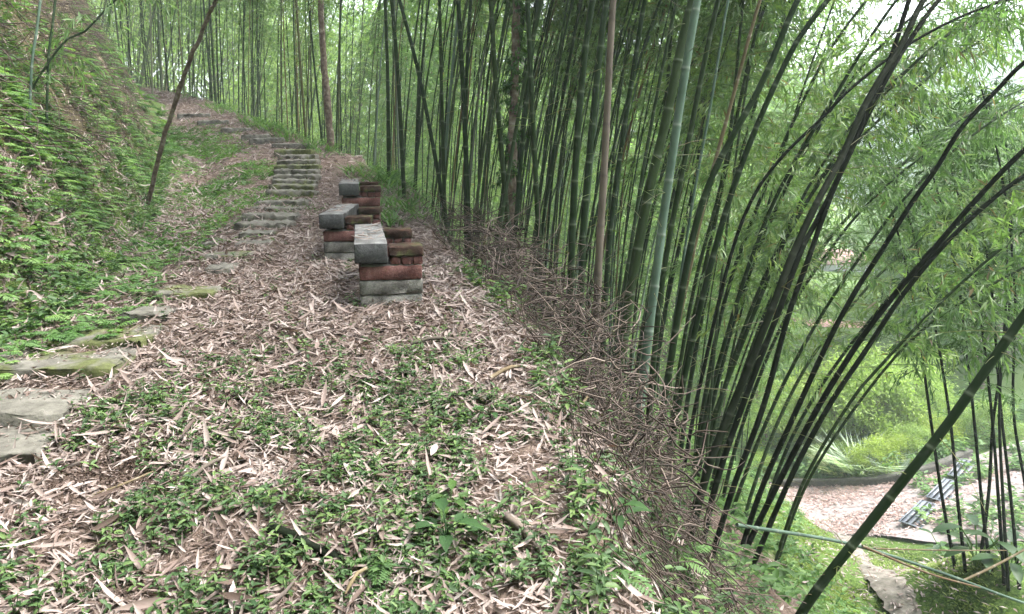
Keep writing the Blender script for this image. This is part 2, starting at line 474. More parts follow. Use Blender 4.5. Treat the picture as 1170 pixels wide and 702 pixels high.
M['beam'] = principled('weathered_concrete', brick_col((.035, .037, .039), (.075, .078, .08), (.15, .153, .153), .78), .9, .2, bump_b)
M['beam_top'] = principled('skylit_seat_concrete', brick_col((.10, .102, .10), (.19, .192, .19), (.28, .28, .27), .74), .9, .2, bump_b)  # beam concrete made paler: skylight on the seat put into the colour
M['mortar'] = principled('mortar', lambda nt: ramp(nt, noise(nt, 30, 4, coords(nt)), [(.3, (.05, .048, .04)), (.7, (.14, .135, .12))]), .95)

def make_bench():
    t = thing('bench', (0, 0, 0))
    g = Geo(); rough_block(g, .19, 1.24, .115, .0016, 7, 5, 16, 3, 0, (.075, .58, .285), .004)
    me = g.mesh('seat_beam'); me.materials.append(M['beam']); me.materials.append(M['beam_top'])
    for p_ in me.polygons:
        if p_.normal.z > .8: p_.material_index = 1  # upward faces take the paler copy, painting in the light from above
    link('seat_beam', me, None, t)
    for y0 in (0, 1.0):
        gm = Geo(); rough_block(gm, .352, .2, .3, .001, 3, 3, 3, 3, 0, (.19, y0 + .11, -.03), .004)
        p = link('pier', gm.mesh('pier'), M['mortar'], t)
        z = -.16
        for (hh, mt, nm) in ((.16 + .088, 'block', 'block'), (.088, 'block', 'block'), (.088, 'brick', 'brick')):
            g = Geo(); rough_block(g, .37 + random.uniform(-.006, .006), .222, hh - .006, .0022, int(1000 * (z + 1 + y0)), 10, 4, 3, .0, (.19 + random.uniform(-.004, .004), y0 + .11, z), .007)
            link(nm, g.mesh(nm), M[mt], p); z += hh
        # three small bricks and a mossy capping course beside the beam
        gm = Geo(); rough_block(gm, .185, .18, .055, .001, 5, 3, 3, 2, 0, (.283, y0 + .112, z - .003), .003)
        bk = link('backing', gm.mesh('backing'), M['mortar'], t)
        for k in range(3):
            g = Geo(); rough_block(g, .058, .21, .046, .003, 60 + k + int(y0 * 9), 3, 4, 2, .0, (.215 + k * .067, y0 + .112, z), .006)
            link('brick', g.mesh('brick'), M['brick'], bk)
        g = Geo(); rough_block(g, .2, .222, .056, .0032, 80 + int(y0 * 9), 6, 4, 2, .09, (.283, y0 + .112, z + .051), .007)
        link('capping_brick', g.mesh('capping_brick'), M['brick_moss'], bk)
    return t
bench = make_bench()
b_specs = [(403, 279, 4.3, .2, 'nearest brick and concrete bench with its dark beam end facing the camera'),
           (363.5, 245, 5.95, .10, 'middle bench, its grey beam jutting out left behind the nearest one'),
           (386, 210, 7.3, .2, 'furthest brick bench at the top of the row, beside the stone steps')]
BEAMS = []
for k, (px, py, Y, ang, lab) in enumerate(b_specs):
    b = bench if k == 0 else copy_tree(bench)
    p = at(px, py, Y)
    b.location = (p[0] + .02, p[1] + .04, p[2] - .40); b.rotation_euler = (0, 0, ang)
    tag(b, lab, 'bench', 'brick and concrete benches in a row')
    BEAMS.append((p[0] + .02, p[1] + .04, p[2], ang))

# ------------------------------------------------------------------ dead leaf litter
def keep_mask(x, y):
    k = np.ones(len(x))
    for (cx, cy, rx, ry, s) in NO_LITTER:
        k = np.where((np.abs(x - cx) < rx) & (np.abs(y - cy) < ry), k * (1 - s), k)
    for px, py, r_, a_ in ((640, 560, .35, .45), (700, 640, .35, .5), (560, 500, .4, .35), (300, 600, .35, .3)):
        c = ground(px, py); k = k * (1 - a_ * np.exp(-(((x - c[0]) / r_) ** 2 + ((y - c[1]) / r_) ** 2)))
    sp = ground(122, 545)
    k = k * (1 - .93 * np.exp(-(((x - sp[0]) / .2) ** 2 + ((y - sp[1]) / .14) ** 2) ** 2))
    return k

def scatter(y0, y1, dens, xl, xr):
    ys = np.linspace(y0, y1, 40); area = np.trapz(xr(ys) - xl(ys), ys)
    n = int(area * dens)
    w = xr(ys) - xl(ys); cdf = np.concatenate([[0], np.cumsum((w[1:] + w[:-1]) / 2)]); cdf /= cdf[-1]
    y = np.interp(rng.random(n), cdf, ys); x = xl(y) + rng.random(n) * (xr(y) - xl(y))
    return x, y

def lay_litter(g, x, y, scale=1.0, lift=.03, keep=True, fine=True):
    if keep:
        k = rng.random(len(x)) < keep_mask(x, y); x, y = x[k], y[k]
    n = len(x); N = nrm(x, y)
    th = rng.random(n) * 2 * np.pi
    D = np.stack([np.cos(th), np.sin(th), np.zeros(n)], 1)
    D = norm(D - N * np.sum(D * N, 1, keepdims=True)) + N * rng.normal(0, .16, (n, 1))
    N2 = N + rng.normal(0, .35, (n, 3))
    L = rng.lognormal(math.log(.05), .5, n).clip(.018, .15) * scale; W = L * rng.uniform(.10, .2, n)
    P = np.stack([x, y, hgt(x, y)], 1) + N * (rng.random((n, 1)) ** 1.5 * lift + .004) - norm(D) * L[:, None] * .5
    leaves(g, P, D, N2, L, W, np.clip(rng.beta(1.7, 1.7, n) + (fbm(x * 1.5, y * 1.5, 77) - .5) * .5, 0, 1), curl=rng.normal(0, .28, n), fine=fine)

g = Geo()
lx = lambda y: xb(y) - .5
rx_ = lambda y: xe(y) + np.interp(y, [0, 2, 3, 6, 9], [.9, .5, .4, .45, 1.2])
for (a, b_, dn, sc) in ((1.3, 3.5, 3900, 1.0), (3.5, 6.5, 3200, 1.0), (6.5, 11, 1700, 1.1), (11, 26, 380, 1.5)):
    x, y = scatter(a, b_, dn, lx, rx_); lay_litter(g, x, y, sc)
x, y = scatter(1.5, 14, 210, lambda y: xb(y) - 5.5, lambda y: xb(y) - .4); lay_litter(g, x, y, 1.2, .12)
x, y = scatter(1.5, 12, 60, lambda y: xe(y) + 1.5, lambda y: xe(y) + 6); lay_litter(g, x, y, 1.2, .04)
for bx, by, bz, ba in BEAMS:      # a few leaves lie on the seats
    n = 34; u_ = rng.uniform(0, .16, n); v_ = rng.uniform(.1, 1.1, n); th = rng.random(n) * 6.28
    leaves(g, np.stack([bx + u_ * math.cos(ba) - v_ * math.sin(ba), by + u_ * math.sin(ba) + v_ * math.cos(ba), np.full(n, bz + .006)], 1), np.stack([np.cos(th), np.sin(th), rng.normal(.05, .05, n)], 1), np.array([0, 0, 1.]) + rng.normal(0, .2, (n, 3)), rng.uniform(.04, .1, n), rng.uniform(.008, .016, n), rng.uniform(.3, 1, n), curl=-.1, fine=True)
x, y = scatter(1.3, 6, 1500, lx, rx_); n = len(x); th = rng.random(n) * 6.28
leaves(g, np.stack([x, y, hgt(x, y) + rng.uniform(.004, .03, n)], 1), np.stack([np.cos(th), np.sin(th), rng.normal(0, .3, n)], 1), nrm(x, y) + rng.normal(0, .5, (n, 3)), rng.uniform(.008, .035, n), rng.uniform(.004, .013, n), rng.random(n) ** 1.5 * .8)
sp = ground(122, 545); n = 1800; x = sp[0] + rng.normal(0, .14, n); y = sp[1] + rng.normal(0, .1, n); th = rng.random(n) * 6.28
leaves(g, np.stack([x, y, hgt(x, y) + rng.uniform(0, .008, n)], 1), np.stack([np.cos(th), np.sin(th), rng.normal(.3, .5, n)], 1), rng.normal(0, 1, (n, 3)) + [0, 0, 1], rng.uniform(.006, .018, n), rng.uniform(.005, .014, n), rng.uniform(0, .18, n))
tag(link('leaf_litter', g.mesh('leaf_litter'), M['dead']), 'pale dead bamboo leaves strewn thickly over the ridge path', 'leaf litter', kind='stuff')

# ------------------------------------------------------------------ low weeds on the ridge
def sprigs(g, x, y, size, nl, leafL, leafW, up=.6):
    n = len(x); N = nrm(x, y); base = np.stack([x, y, hgt(x, y)], 1)
    st = norm(N * .6 + np.array([0, 0, .8]) + rng.normal(0, .35, (n, 3)))
    hgt_ = size * rng.uniform(.4, 1.3, n)
    t = np.linspace(.25, 1, nl)[None, :, None]
    P = base[:, None, :] + st[:, None, :] * hgt_[:, None, None] * t
    th = (np.arange(nl) * 2.4)[None, :] + rng.random((n, 1)) * 6.28 + rng.normal(0, .3, (n, nl))
    D = np.stack([np.cos(th), np.sin(th), rng.normal(.15, .25, (n, nl))], -1)
    m = n * nl
    a = np.clip(np.repeat(rng.random(n) * .7 + .15, nl) + rng.normal(0, .12, m), 0, 1)
    L = leafL * rng.uniform(.6, 1.3, m); 
    leaves(g, P.reshape(-1, 3), D.reshape(-1, 3), np.array([0, 0, 1.]) + rng.normal(0, .25, (m, 3)), L, L * leafW / leafL * rng.uniform(.7, 1.2, m), a, curl=rng.uniform(0, .35, m), fine=True)
    q_ = np.stack([base, base + st * hgt_[:, None] * .5, base + st * hgt_[:, None]], 1)
    tubes(g, q_, np.array([.0022, .0018, .001])[None], 3, a=.3)

WZ = [(400, 600, .5, 1.0), (500, 570, .5, 1.1), (560, 640, .4, 1.1), (450, 530, .5, 1.0), (620, 590, .4, 1.2), (330, 640, .4, .9), (520, 485, .75, 1.4), (600, 470, .5, 1.4), (640, 530, .35, 1.2), (680, 620, .35, 1.0), (300, 590, .6, .75), (420, 540, .6, .8), (560, 570, .55, .7), (335, 415, .4, .55), (690, 560, .45, .9), (150, 660, .45, .5), (480, 680, .5, .55),
      (200, 500, .35, .45), (640, 640, .5, .7), (250, 640, .4, .6), (350, 680, .4, .5), (400, 470, .5, .6), (740, 640, .4, .7), (110, 470, .25, .7), (480, 460, .4, .8), (265, 205, .7, .9), (285, 232, .6, .7), (180, 300, .5, .8), (130, 350, .4, .8)]
WZ = [(ground(a, b), c, w) for a, b, c, w in WZ]
def weed_w(x, y):
    w = np.full(len(x), .07)
    for p, s, k in WZ: w = w + k * np.exp(-(((x - p[0]) / s) ** 2 + ((y - p[1]) / (s * .8)) ** 2))
    return w
g = Geo()
for (a, b_, dn) in ((1.4, 3.2, 900), (3.2, 6, 560), (6, 10, 160), (10, 16, 70)):
    x, y = scatter(a, b_, dn, lambda y: xb(y) - .1, lambda y: xe(y) + 1.2)
    cl = fbm(x * 4.2, y * 4.2, 55, 2)
    k = (rng.random(len(x)) < weed_w(x, y) * np.clip((cl - .45) * 5, 0, 1.0)) & (rng.random(len(x)) < keep_mask(x, y) + .1)
    sprigs(g, x[k], y[k], .055, 7, .031, .012)
# smaller leaflets close to the ground
x, y = scatter(1.4, 5, 800, lambda y: xb(y) + .2, lambda y: xe(y) + .8)
cl = fbm(x * 3.1, y * 3.1, 58, 2)
k = (rng.random(len(x)) < weed_w(x, y) * np.clip((cl - .48) * 5, 0, 1.2)) & (rng.random(len(x)) < keep_mask(x, y))
sprigs(g, x[k], y[k], .035, 6, .022, .012)
tag(link('weeds', g.mesh('weeds'), M['weed']), 'low green weeds sprouting through the dead leaves', 'weeds', kind='stuff')

g = Geo(); n = 1500; y = rng.uniform(1.9, 5.5, n); x = xe(y) + rng.uniform(-.1, 1.4, n); k = fbm(x * 2.5, y * 2.5, 87, 2) > .42
sprigs(g, x[k], y[k], .1, 7, .05, .019)
tag(link('brow_weeds', g.mesh('brow_weeds'), M['weed']), 'leafy weeds growing on the steep brown face beneath the bamboo', 'weeds', kind='stuff')
# ------------------------------------------------------------------ ferns
def fronds(g, base, D, L, npair=14, pl=.32, arch=.5, a=None, rseed=0):
    """batch of fern fronds: base (n,3), horizontal-ish heading D, length L"""
    n = len(base); D = norm(D); L = np.broadcast_to(L, (n,))
    t = np.linspace(0, 1, npair + 2)[1:-1]
    def cen(t):
        return base[:, None, :] + D[:, None, :] * (L[:, None] * t[None])[..., None] - np.array([0, 0, 1.]) * (arch * L[:, None] * t[None] ** 2)[..., None]
    C = cen(t); T = norm(cen(t + .01) - C)
    S = norm(np.cross(T, np.array([0, 0, 1.]))); Nn = norm(np.cross(S, T))
    w = np.sin(np.pi * (t * .8 + .17)) ** .8 * pl
    if a is None: a = rng.random(n)
    for sgn in (-1, 1):
        dd = norm(S * sgn + T * .45 + rng.normal(0, .06, C.shape) - np.array([0, 0, .15]))
        LL = (L[:, None] * w[None]) * rng.uniform(.85, 1.1, (n, len(t)))
        leaves(g, C.reshape(-1, 3), dd.reshape(-1, 3), Nn.reshape(-1, 3), LL.ravel(), (L[:, None] / npair * np.ones((1, len(t)))).ravel() * .85, np.repeat(np.clip(a, 0, 1), len(t)), curl=.15)
    tubes(g, cen(np.linspace(0, 1, 5)), (L[:, None] * np.array([.008, .007, .006, .004, .002])[None]), 3, a=.2)

def heading(n, N, up):
    th = rng.random(n) * 2 * np.pi
    D = np.stack([np.cos(th), np.sin(th), np.zeros(n)], 1)
    return norm(D * .8 + N * .55 + np.array([0, 0, up]))
g = Geo()
def fern_zone(n, y0, y1, o0, o1, L0, L1, clump, thr):
    x, y = scatter(y0, y1, n, lambda y: xb(y) - o1, lambda y: xb(y) - o0)
    k = fbm(x * clump, y * clump + x * .3, 91, 2) > thr
    x, y = x[k], y[k]; hi_ = hgt(x, y) - zt(y); k = rng.random(len(x)) > np.clip((hi_ - 1.3) / 1.6, 0, .86) - .3 * (fbm(x * .8, y * .8, 19) > .55); x, y = x[k], y[k]; N = nrm(x, y)
    fronds(g, np.stack([x, y, hgt(x, y)], 1), heading(len(x), N, .25), rng.uniform(L0, L1, len(x)), 11, .3, .45, np.clip(fbm(x * 1.2, y * 1.2, 14) * 1.2 - .1 + rng.normal(0, .15, len(x)), 0, 1))
fern_zone(420, 2.0, 7.5, .15, 2.2, .10, .24, 1.3, .42)
fern_zone(130, 2.0, 10, 2.2, 5.5, .12, .28, 1.1, .53)
fern_zone(120, 7.5, 14, .0, 4.5, .12, .28, .9, .5)
fern_zone(220, 2.0, 6.5, -.6, .15, .08, .2, 2.0, .42)
fern_zone(50, 6.5, 14, -.9, .0, .1, .22, 1.8, .5)
fern_zone(30, 14, 24, -.4, 3.5, .2, .5, .7, .38)
tag(link('fern_cover', g.mesh('fern_cover'), M['fern']), 'bright green ferns covering the steep bank left of the path', 'ferns', kind='stuff')

g = Geo()
n = 26000; y = rng.uniform(6.5, 21, n); x = xb(y) + rng.uniform(-.5, 2.6, n)
mz = np.zeros(n)
for px, py, r_ in ((265, 215, .6), (285, 238, .45), (205, 175, .7), (185, 170, .8), (245, 178, .4), (180, 285, .4), (285, 195, .35)):
    c = ground(px, py); mz = np.maximum(mz, np.exp(-(((x - c[0]) / r_) ** 2 + ((y - c[1]) / (r_ * 1.6)) ** 2)))
k = (rng.random(n) < mz * 1.3) & (fbm(x * 2.2, y * 2.2, 45, 3) > .43); x, y = x[k], y[k]
for j in range(5):
    n = len(x); xx = x + rng.normal(0, .06, n); yy = y + rng.normal(0, .06, n); th = rng.random(n) * 6.28
    leaves(g, np.stack([xx, yy, hgt(xx, yy) + .01], 1), np.stack([np.cos(th), np.sin(th), rng.uniform(.1, .9, n)], 1), np.array([0, 0, 1.]) + rng.normal(0, .3, (n, 3)), rng.uniform(.03, .09, n), rng.uniform(.012, .03, n), np.clip(fbm(xx * 1.5, yy * 1.5, 46) * .9 + rng.normal(0, .12, n), 0, 1), curl=.2)
tag(link('path_moss', g.mesh('path_moss'), M['fern']), 'green moss and creeping leaves beside the gully left of the steps', 'moss', kind='stuff')
g = Geo(); n = 5200
y = rng.uniform(3, 17, n); x = xb(y) - .3 - 4.5 * rng.random(n); b = np.stack([x, y, hgt(x, y) + .03], 1); N = nrm(x, y)
k = (b[:, 2] - zt(y) > .9) & (fbm(x * 1.1, y * 1.1, 28) > .4); b = b[k]; N = N[k]; n = len(b)
d = norm(np.array([.5, 0, -1.]) + N * .5 + rng.normal(0, .5, (n, 3))); t = np.linspace(0, 1, 5); ln = rng.uniform(.15, .7, n)
tubes(g, b[:, None] + d[:, None] * (ln[:, None] * t)[..., None] + N[:, None] * (.12 * np.sin(t * 3))[None, :, None] + rng.normal(0, .015, (n, 5, 3)), rng.uniform(.002, .006, n)[:, None] * np.linspace(1, .5, 5)[None], 4, a=rng.random(n) * .9)
tag(link('bank_twigs', g.mesh('bank_twigs'), M['twig']), 'dead brown twigs and canes hanging down the upper left bank', 'twigs', kind='stuff')
g = Geo()   # mixed small leaves and hanging dead stuff on the bank
x, y = scatter(2, 18, 300, lambda y: xb(y) - 5.5, lambda y: xb(y) + .15); k = (fbm(x * 1.5, y * 1.5, 97, 2) > .38) & (rng.random(len(x)) > np.clip((hgt(x, y) - zt(y) - 1.4) / 2, 0, .6))
sprigs(g, x[k], y[k], .09, 7, .055, .024)
tag(link('bank_undergrowth', g.mesh('bank_undergrowth'), M['weed']), 'dark leafy undergrowth clinging to the steep left bank', 'undergrowth', kind='stuff')

def fern_plant(nf, L, seed):
    g = Geo(); n = nf
    th = np.linspace(0, 2 * np.pi, n, endpoint=False) + rng.normal(0, .25, n)
    D = np.stack([np.cos(th), np.sin(th), np.full(n, .65)], 1)
    fronds(g, np.zeros((n, 3)), D, L * rng.uniform(.75, 1.1, n), 15, .28, .55, rng.uniform(.3, .8, n))
    return g
fp = link('fern', fern_plant(4, .2, 1).mesh('fern'), M['fern'])
fern_specs = [(440, 640, 1.0, 'light green fern with spread fronds at the bottom, left of centre'), (500, 655, .9, 'fern with one long frond reaching right across the dead leaves'),
              (455, 690, .8, 'bluish green fern at the bottom edge of the picture'), (690, 655, 1.1, 'drooping fern on the brow below the brushwood'),
              (770, 640, 1.15, 'fern with toothed fronds between the dark bamboo stems'), (725, 610, .8, 'small dark fern under the root mass')]
for k, (px, py, s, lab) in enumerate(fern_specs):
    o = fp if k == 0 else copy_tree(fp)
    p = brow(px, py); o.location = p; o.scale = (s,) * 3; o.rotation_euler = (0, 0, k * 1.3)
    tag(o, lab, 'fern', 'single ferns among the litter')

# broad-leaved seedlings
def broad_plant(n, L, W, h):
    g = Geo(); th = np.arange(n) * 2.4
    P = np.stack([.01 * np.cos(th), .01 * np.sin(th), np.linspace(.35, 1, n) * h], 1)
    D = np.stack([np.cos(th), np.sin(th), rng.uniform(.1, .5, n)], 1)
    leaves(g, P + D * .03, D, np.tile([0, 0, 1.], (n, 1)) + D * -.4, L * rng.uniform(.7, 1.1, n), W, rng.uniform(.1, .6, n), curl=.3, fine=True)
    tubes(g, np.stack([np.zeros((n, 3)), P * .8, P + D * .04], 1), np.array([.004, .003, .002])[None], 4, a=.1)
    return g
bp = link('seedling', broad_plant(7, .11, .05, .09).mesh('seedling'), M['leaf_dark'])
for k, (px, py, s, lab) in enumerate([(510, 625, 1.0, 'glossy dark broad leaved seedling between two ferns'), (515, 585, .7, 'small glossy seedling behind the dark broad leaved one'),
                                      (560, 480, .6, 'low broad leaved seedling in the bright weed patch'), (700, 600, .9, 'broad leaved seedling on the brow under the pale culm'), (640, 445, .6, 'upright seedling at the edge of the brushwood')]):
    o = bp if k == 0 else copy_tree(bp)
    o.location = brow(px, py); o.scale = (s,) * 3; o.rotation_euler = (0, 0, k * 2.1)
    tag(o, lab, 'seedling', 'broad leaved seedlings on the ridge')

# ------------------------------------------------------------------ grass at the far edge of the path
g = Geo()
x, y = scatter(8, 22, 48, lambda y: xe(y) - .55, lambda y: xe(y) + .5)
k = (rng.random(len(x)) < np.clip((fbm(x * 1.2, y * 1.2, 41, 2) - .35) * 4, 0, 1)); x, y = x[k], y[k]
for j in range(5):
    n = len(x); xx = x + rng.normal(0, .05, n); yy = y + rng.normal(0, .05, n); th = rng.random(n) * 6.28
    D = np.stack([np.cos(th) * .6, np.sin(th) * .6, np.full(n, .9)], 1)
    leaves(g, np.stack([xx, yy, hgt(xx, yy)], 1), D, -D * [1, 1, 0] + [0, 0, .5], rng.uniform(.12, .38, n), rng.uniform(.012, .03, n), rng.uniform(.1, .8, n), curl=.45, fine=True)
tag(link('edge_grass', g.mesh('edge_grass'), M['fern']), 'fresh green grass tufts at the foot of the bamboo along the path', 'grass', kind='stuff')

# ------------------------------------------------------------------ bamboo
def culm_geo(P, r0, r1, gap=.32, S=10, g=None):
    """a jointed bamboo stem along polyline P"""
    L = plen(P); s = []; rr = []; no = []
    pos = 0.0; gp = gap * .55
    while pos < L - .05:
        f = pos / L; r = r0 + (r1 - r0) * f ** 1.2
        for ds, k, n in ((-.008, 1.0, .1), (0, 1.10, .5), (.006, 1.03, .8), (.018, .98, .15), (.05, .97, 0), (gp * .55, .985, 0), (gp - .02, 1.0, 0)):
            if 0 <= pos + ds < L: s.append(pos + ds); rr.append(r * k); no.append(n)
        pos += gp; gp = min(gap, gp * 1.12)
    s.append(L); rr.append(r1 * .6); no.append(0)
    s = np.array(s); o = np.argsort(s, kind='stable'); s = s[o]; rr = np.array(rr)[o]; no = np.array(no)[o]
    Q, _ = resample(P, s)
    g = g or Geo()
    T = np.gradient(Q, axis=0)
    tubes(g, Q, rr[None], S, .5, no, cap=False)
    return g

def foliage_geo(P, f0, ntw, tl, nl, L, W, S3=True, g=None, droop=.5, up=.35, f1=1.0, lo=0, hi=1, back=None):
    """leafy side twigs along the upper part of a stem"""
    g = g or Geo(); Lp = plen(P)
    f = f0 + (f1 - f0) * rng.random(ntw) ** .85
    B, _ = resample(P, f * Lp); B2, _ = resample(P, np.minimum(f * Lp + .1, Lp)); T = norm(B2 - B + np.array([0, 0, 1e-4]))
    th = rng.random(ntw) * 6.283
    D = np.stack([np.cos(th), np.sin(th), np.zeros(ntw)], 1)
    D = norm(D + T * rng.uniform(up * .5, up * 1.8, (ntw, 1)))
    ln = tl * rng.uniform(.45, 1.15, ntw) * (1.15 - .6 * np.clip((f - f0) / (1 - f0 + 1e-6), 0, 1))
    def C(t): return B[:, None] + D[:, None] * (ln[:, None] * t)[..., None] - np.array([0, 0, 1.]) * (droop * ln[:, None] * t ** 2)[..., None]
    t = .25 + .75 * rng.random((ntw, nl)) ** .8
    Pl = C(t) + rng.normal(0, .02, (ntw, nl, 3)); Tl = norm(C(t + .05) - C(t))
    d = norm(Tl * .7 + rng.normal(0, .5, Pl.shape) - np.array([0, 0, .42]))
    m = ntw * nl
    a = np.clip(np.repeat(rng.normal(.5, .17, ntw), nl) + rng.normal(0, .12, m), lo, hi)
    a = np.where(rng.random(m) < .02, 1.0, np.minimum(a, .92))
    leaves(g, Pl.reshape(-1, 3), d.reshape(-1, 3), np.array([0, 0, 1.]) + rng.normal(0, .5, (m, 3)), L * rng.uniform(.55, 1.25, m), W * rng.uniform(.7, 1.25, m), a, curl=rng.uniform(0, .35, m))
    K = 4; tk = np.tile(np.linspace(0, 1, K), (ntw, 1))
    tubes(g, C(tk), np.array([.0035, .003, .0022, .001])[None] * (1 if S3 else 1.6), 3, a=.12)
    return g

def arc_path(h, lean, bend, n=40, wob=.05):
    """stem rising from the origin, leaning in +x and bending over"""
    s = np.linspace(0, 1, n); ang = lean + bend * s ** 1.8
    dx = np.sin(ang); dz = np.cos(ang)
    X = np.concatenate([[0], np.cumsum((dx[1:] + dx[:-1]) / 2)]) * h / (n - 1)
    Z = np.concatenate([[0], np.cumsum((dz[1:] + dz[:-1]) / 2)]) * h / (n - 1)
    ph = random.random() * 6
    Y = wob * np.sin(s * 3 + ph) * s * h * .12
    P = np.stack([X, Y, Z], 1)
    return np.vstack([P[0] + (P[0] - P[1]) / np.linalg.norm(P[1] - P[0]) * .6, P])

def proto(kind):
    if kind == 'wall': h = random.uniform(9.5, 12.5); P = arc_path(h, random.uniform(0, .05), random.uniform(.15, .5)); f0, tw, tl = .36, 100, .9
    elif kind == 'mid': h = random.uniform(8.5, 11); P = arc_path(h, random.uniform(.02, .12), random.uniform(.5, 1.0)); f0, tw, tl = .55, 85, .8
    else: h = random.uniform(7.5, 10); P = arc_path(h, random.uniform(.02, .15), random.uniform(.8, 1.5)); f0, tw, tl = .22, 230, 1.0
    r0 = random.uniform(.011, .025)
    cm = culm_geo(P, r0, .005, random.uniform(.28, .36), 8).mesh('culm', True); cm.materials.append(M['culm'])
    fm = foliage_geo(P, f0, tw, tl, 13, .155, .023, False).mesh('foliage'); fm.materials.append(M['leaf'])
    return cm, fm
PROTO = {k: [proto(k) for _ in range(n)] for k, n in (('wall', 9), ('mid', 10), ('bushy', 7))}

def plant_bamboo(kind, x, y, rz, s, label, group, tilt=0):
    cm, fm = random.choice(PROTO[kind])
    t = thing('bamboo', (x, y, float(hgt(x, y)) - .02), rz, label, 'bamboo', group)
    t.scale = (s,) * 3
    if tilt: t.rotation_euler = (tilt * random.uniform(-1, 1), tilt * random.uniform(-1, 1), rz)
    link('culm', cm, None, t); link('foliage', fm, None, t)
    return t

def spaced(n, y0, y1, u0, u1, dmin, ok=None, pw=1.0):
    pts = []; tries = 0
    while len(pts) < n and tries < 20000:
        tries += 1
        y = y0 + (y1 - y0) * random.random(); u = u0 + (u1 - u0) * random.random() ** pw; x = float(xe(y)) + u
        if ok and not ok(x, y): continue
        if any((x - a) ** 2 + (y - b) ** 2 < dmin ** 2 for a, b in pts): continue
        pts.append((x, y))
    return pts
def pxl(x, y, z):
    c = y * CP - z * SP
    return 585 + F * x / c, 351 - F * (y * SP + z * CP) / c
def visible_left(x, y):
    return -.62 * y - 1 < x < .75 * y + 1

# dense stand behind the steps
for (x, y) in spaced(95, 13.5, 30, .25, 4.2, .2, lambda x, y: visible_left(x, y), 1.3):
    plant_bamboo('wall', x, y, random.uniform(-.9, .9), random.uniform(.85, 1.2), 'slender dark green bamboo in the dense stand behind the stone steps', 'bamboo standing behind the steps', .05)
# the grove on the brow, right of the benches
for (x, y) in spaced(128, 6.8, 13.5, .35, 4.5, .18, lambda x, y: pxl(x, y, float(hgt(x, y)))[0] < 815, 1.4):
    plant_bamboo('mid', x, y, random.uniform(-.7, .5), random.uniform(.6, 1.15), 'green bamboo of the grove on the slope just right of the benches', 'bamboo of the grove on the brow', .07)
# leafy ones further down the slope
def ok_far(x, y):
    px, py = pxl(x, y, float(hgt(x, y)))
    return px < 850 or y > 28
for (x, y) in spaced(45, 10, 34, 5, 15, .8, ok_far):
    plant_bamboo('bushy', x, y, random.uniform(-1.2, 1.2), random.uniform(.9, 1.3), 'leafy arching bamboo further down the slope beyond the grove', 'leafy bamboo down the slope', .08)

# ---- the stems that can be told apart, each traced with its own depth and thickness
def traced(pts, y0, y1, wpx, material, label, ext=4.0, bend=(.5, 0, -.25), name='bamboo', leafy=(.62, 60), base=True, group=None, gap=.3, lm='leaf', r1=.006, twigs=True):
    if base:
        p0 = ground(*pts[0])
        if p0[1] > y1 + .5:            # foot hidden behind the brow
            p0 = at(*pts[0], y1 * .98)
        y0 = p0[1]; hid = p0[2] - float(hgt(p0[0], p0[1]))
    ys = np.linspace(y0, y0 + (y1 - y0), len(pts))
    P = [at(px, py, Y) for (px, py), Y in zip(pts, ys)]
    if base: P[0] = p0
    P = [np.array(p) for p in P]
    r0 = wpx / 2 * y0 / F
    if base:
        d0 = norm(P[1] - P[0]) + np.array([0, 0, .6]); d0 = d0 / d0[2]
        P.insert(0, P[0] - d0 * (max(hid, 0) + .12))
    if ext:
        d = norm(P[-1] - P[-2]); n = 6; st = ext / n
        for k in range(n):
            d = norm(d + np.array(bend) * .16); P.append(P[-1] + d * st)
    Q = catmull(P, 10)
    o = Q[0] if not base else Q[0] + norm(Q[1] - Q[0]) * .12 * 1
    t = thing(name, o, 0, label, 'bamboo', group)
    Qr = Q - o
    link('culm', culm_geo(Qr, r0, r1, gap, 14).mesh('culm', True), M[material], t)
    gf = Geo()
    if wpx > 4 and leafy:
        nt_ = int(10 + wpx * 3); f = rng.uniform(.06, .75, nt_); Lq = plen(Qr); B, _ = resample(Qr, f * Lq); th = rng.random(nt_) * 6.28
        dd = norm(np.stack([np.cos(th), np.sin(th), rng.uniform(-.1, .9, nt_)], 1)); ln = rng.uniform(.08, .5, nt_); tt = np.linspace(0, 1, 4)
        tubes(gf, B[:, None] + dd[:, None] * (ln[:, None] * tt)[..., None] - np.array([0, 0, 1.]) * (.25 * ln[:, None] * tt ** 2)[..., None], np.array([.0024, .0018, .0013, .0008])[None], 3, a=rng.uniform(.93, 1, nt_))
    if leafy:
        link('foliage', foliage_geo(Qr, leafy[0], leafy[1], .75, 13, .13, .02, g=gf).mesh('foliage'), M[lm], t)
    return t

GB = 'bamboo stems on the brow that can be told apart'
traced([(728, 492), (745, 350), (765, 200), (797, 0)], 0, 4.2, 11, 'culm_pale', 'pale bluish green bamboo stem, the brightest, rooted by the dark root mass', 5, (.4, .1, -.1))
traced([(711, 393), (737, 240), (762, 133), (786, 20)], 0, 4.9, 13, 'culm_near', 'thick dark green bamboo just left of the pale bluish stem', 5, (.5, .1, -.1))
traced([(651, 366), (655, 240), (664, 102), (678, -5)], 0, 5.3, 9, 'culm_near', 'dark green bamboo left of the dead brown stem, rooted in brushwood', 5, (.4, .1, -.1))
traced([(664, 330), (668, 240), (685, 62), (697, -20)], 0, 6.2, 9, 'culm_near', 'dark green bamboo touching the left side of the dead brown stem', 5, (.4, .1, -.1))
traced([(681, 396), (684, 300), (690, 200), (697, 60), (702, -20)], 0, 4.6, 10, 'culm_dead', 'dead grey brown bamboo stem standing straight amid green ones', 3, (.1, 0, 0), leafy=None)
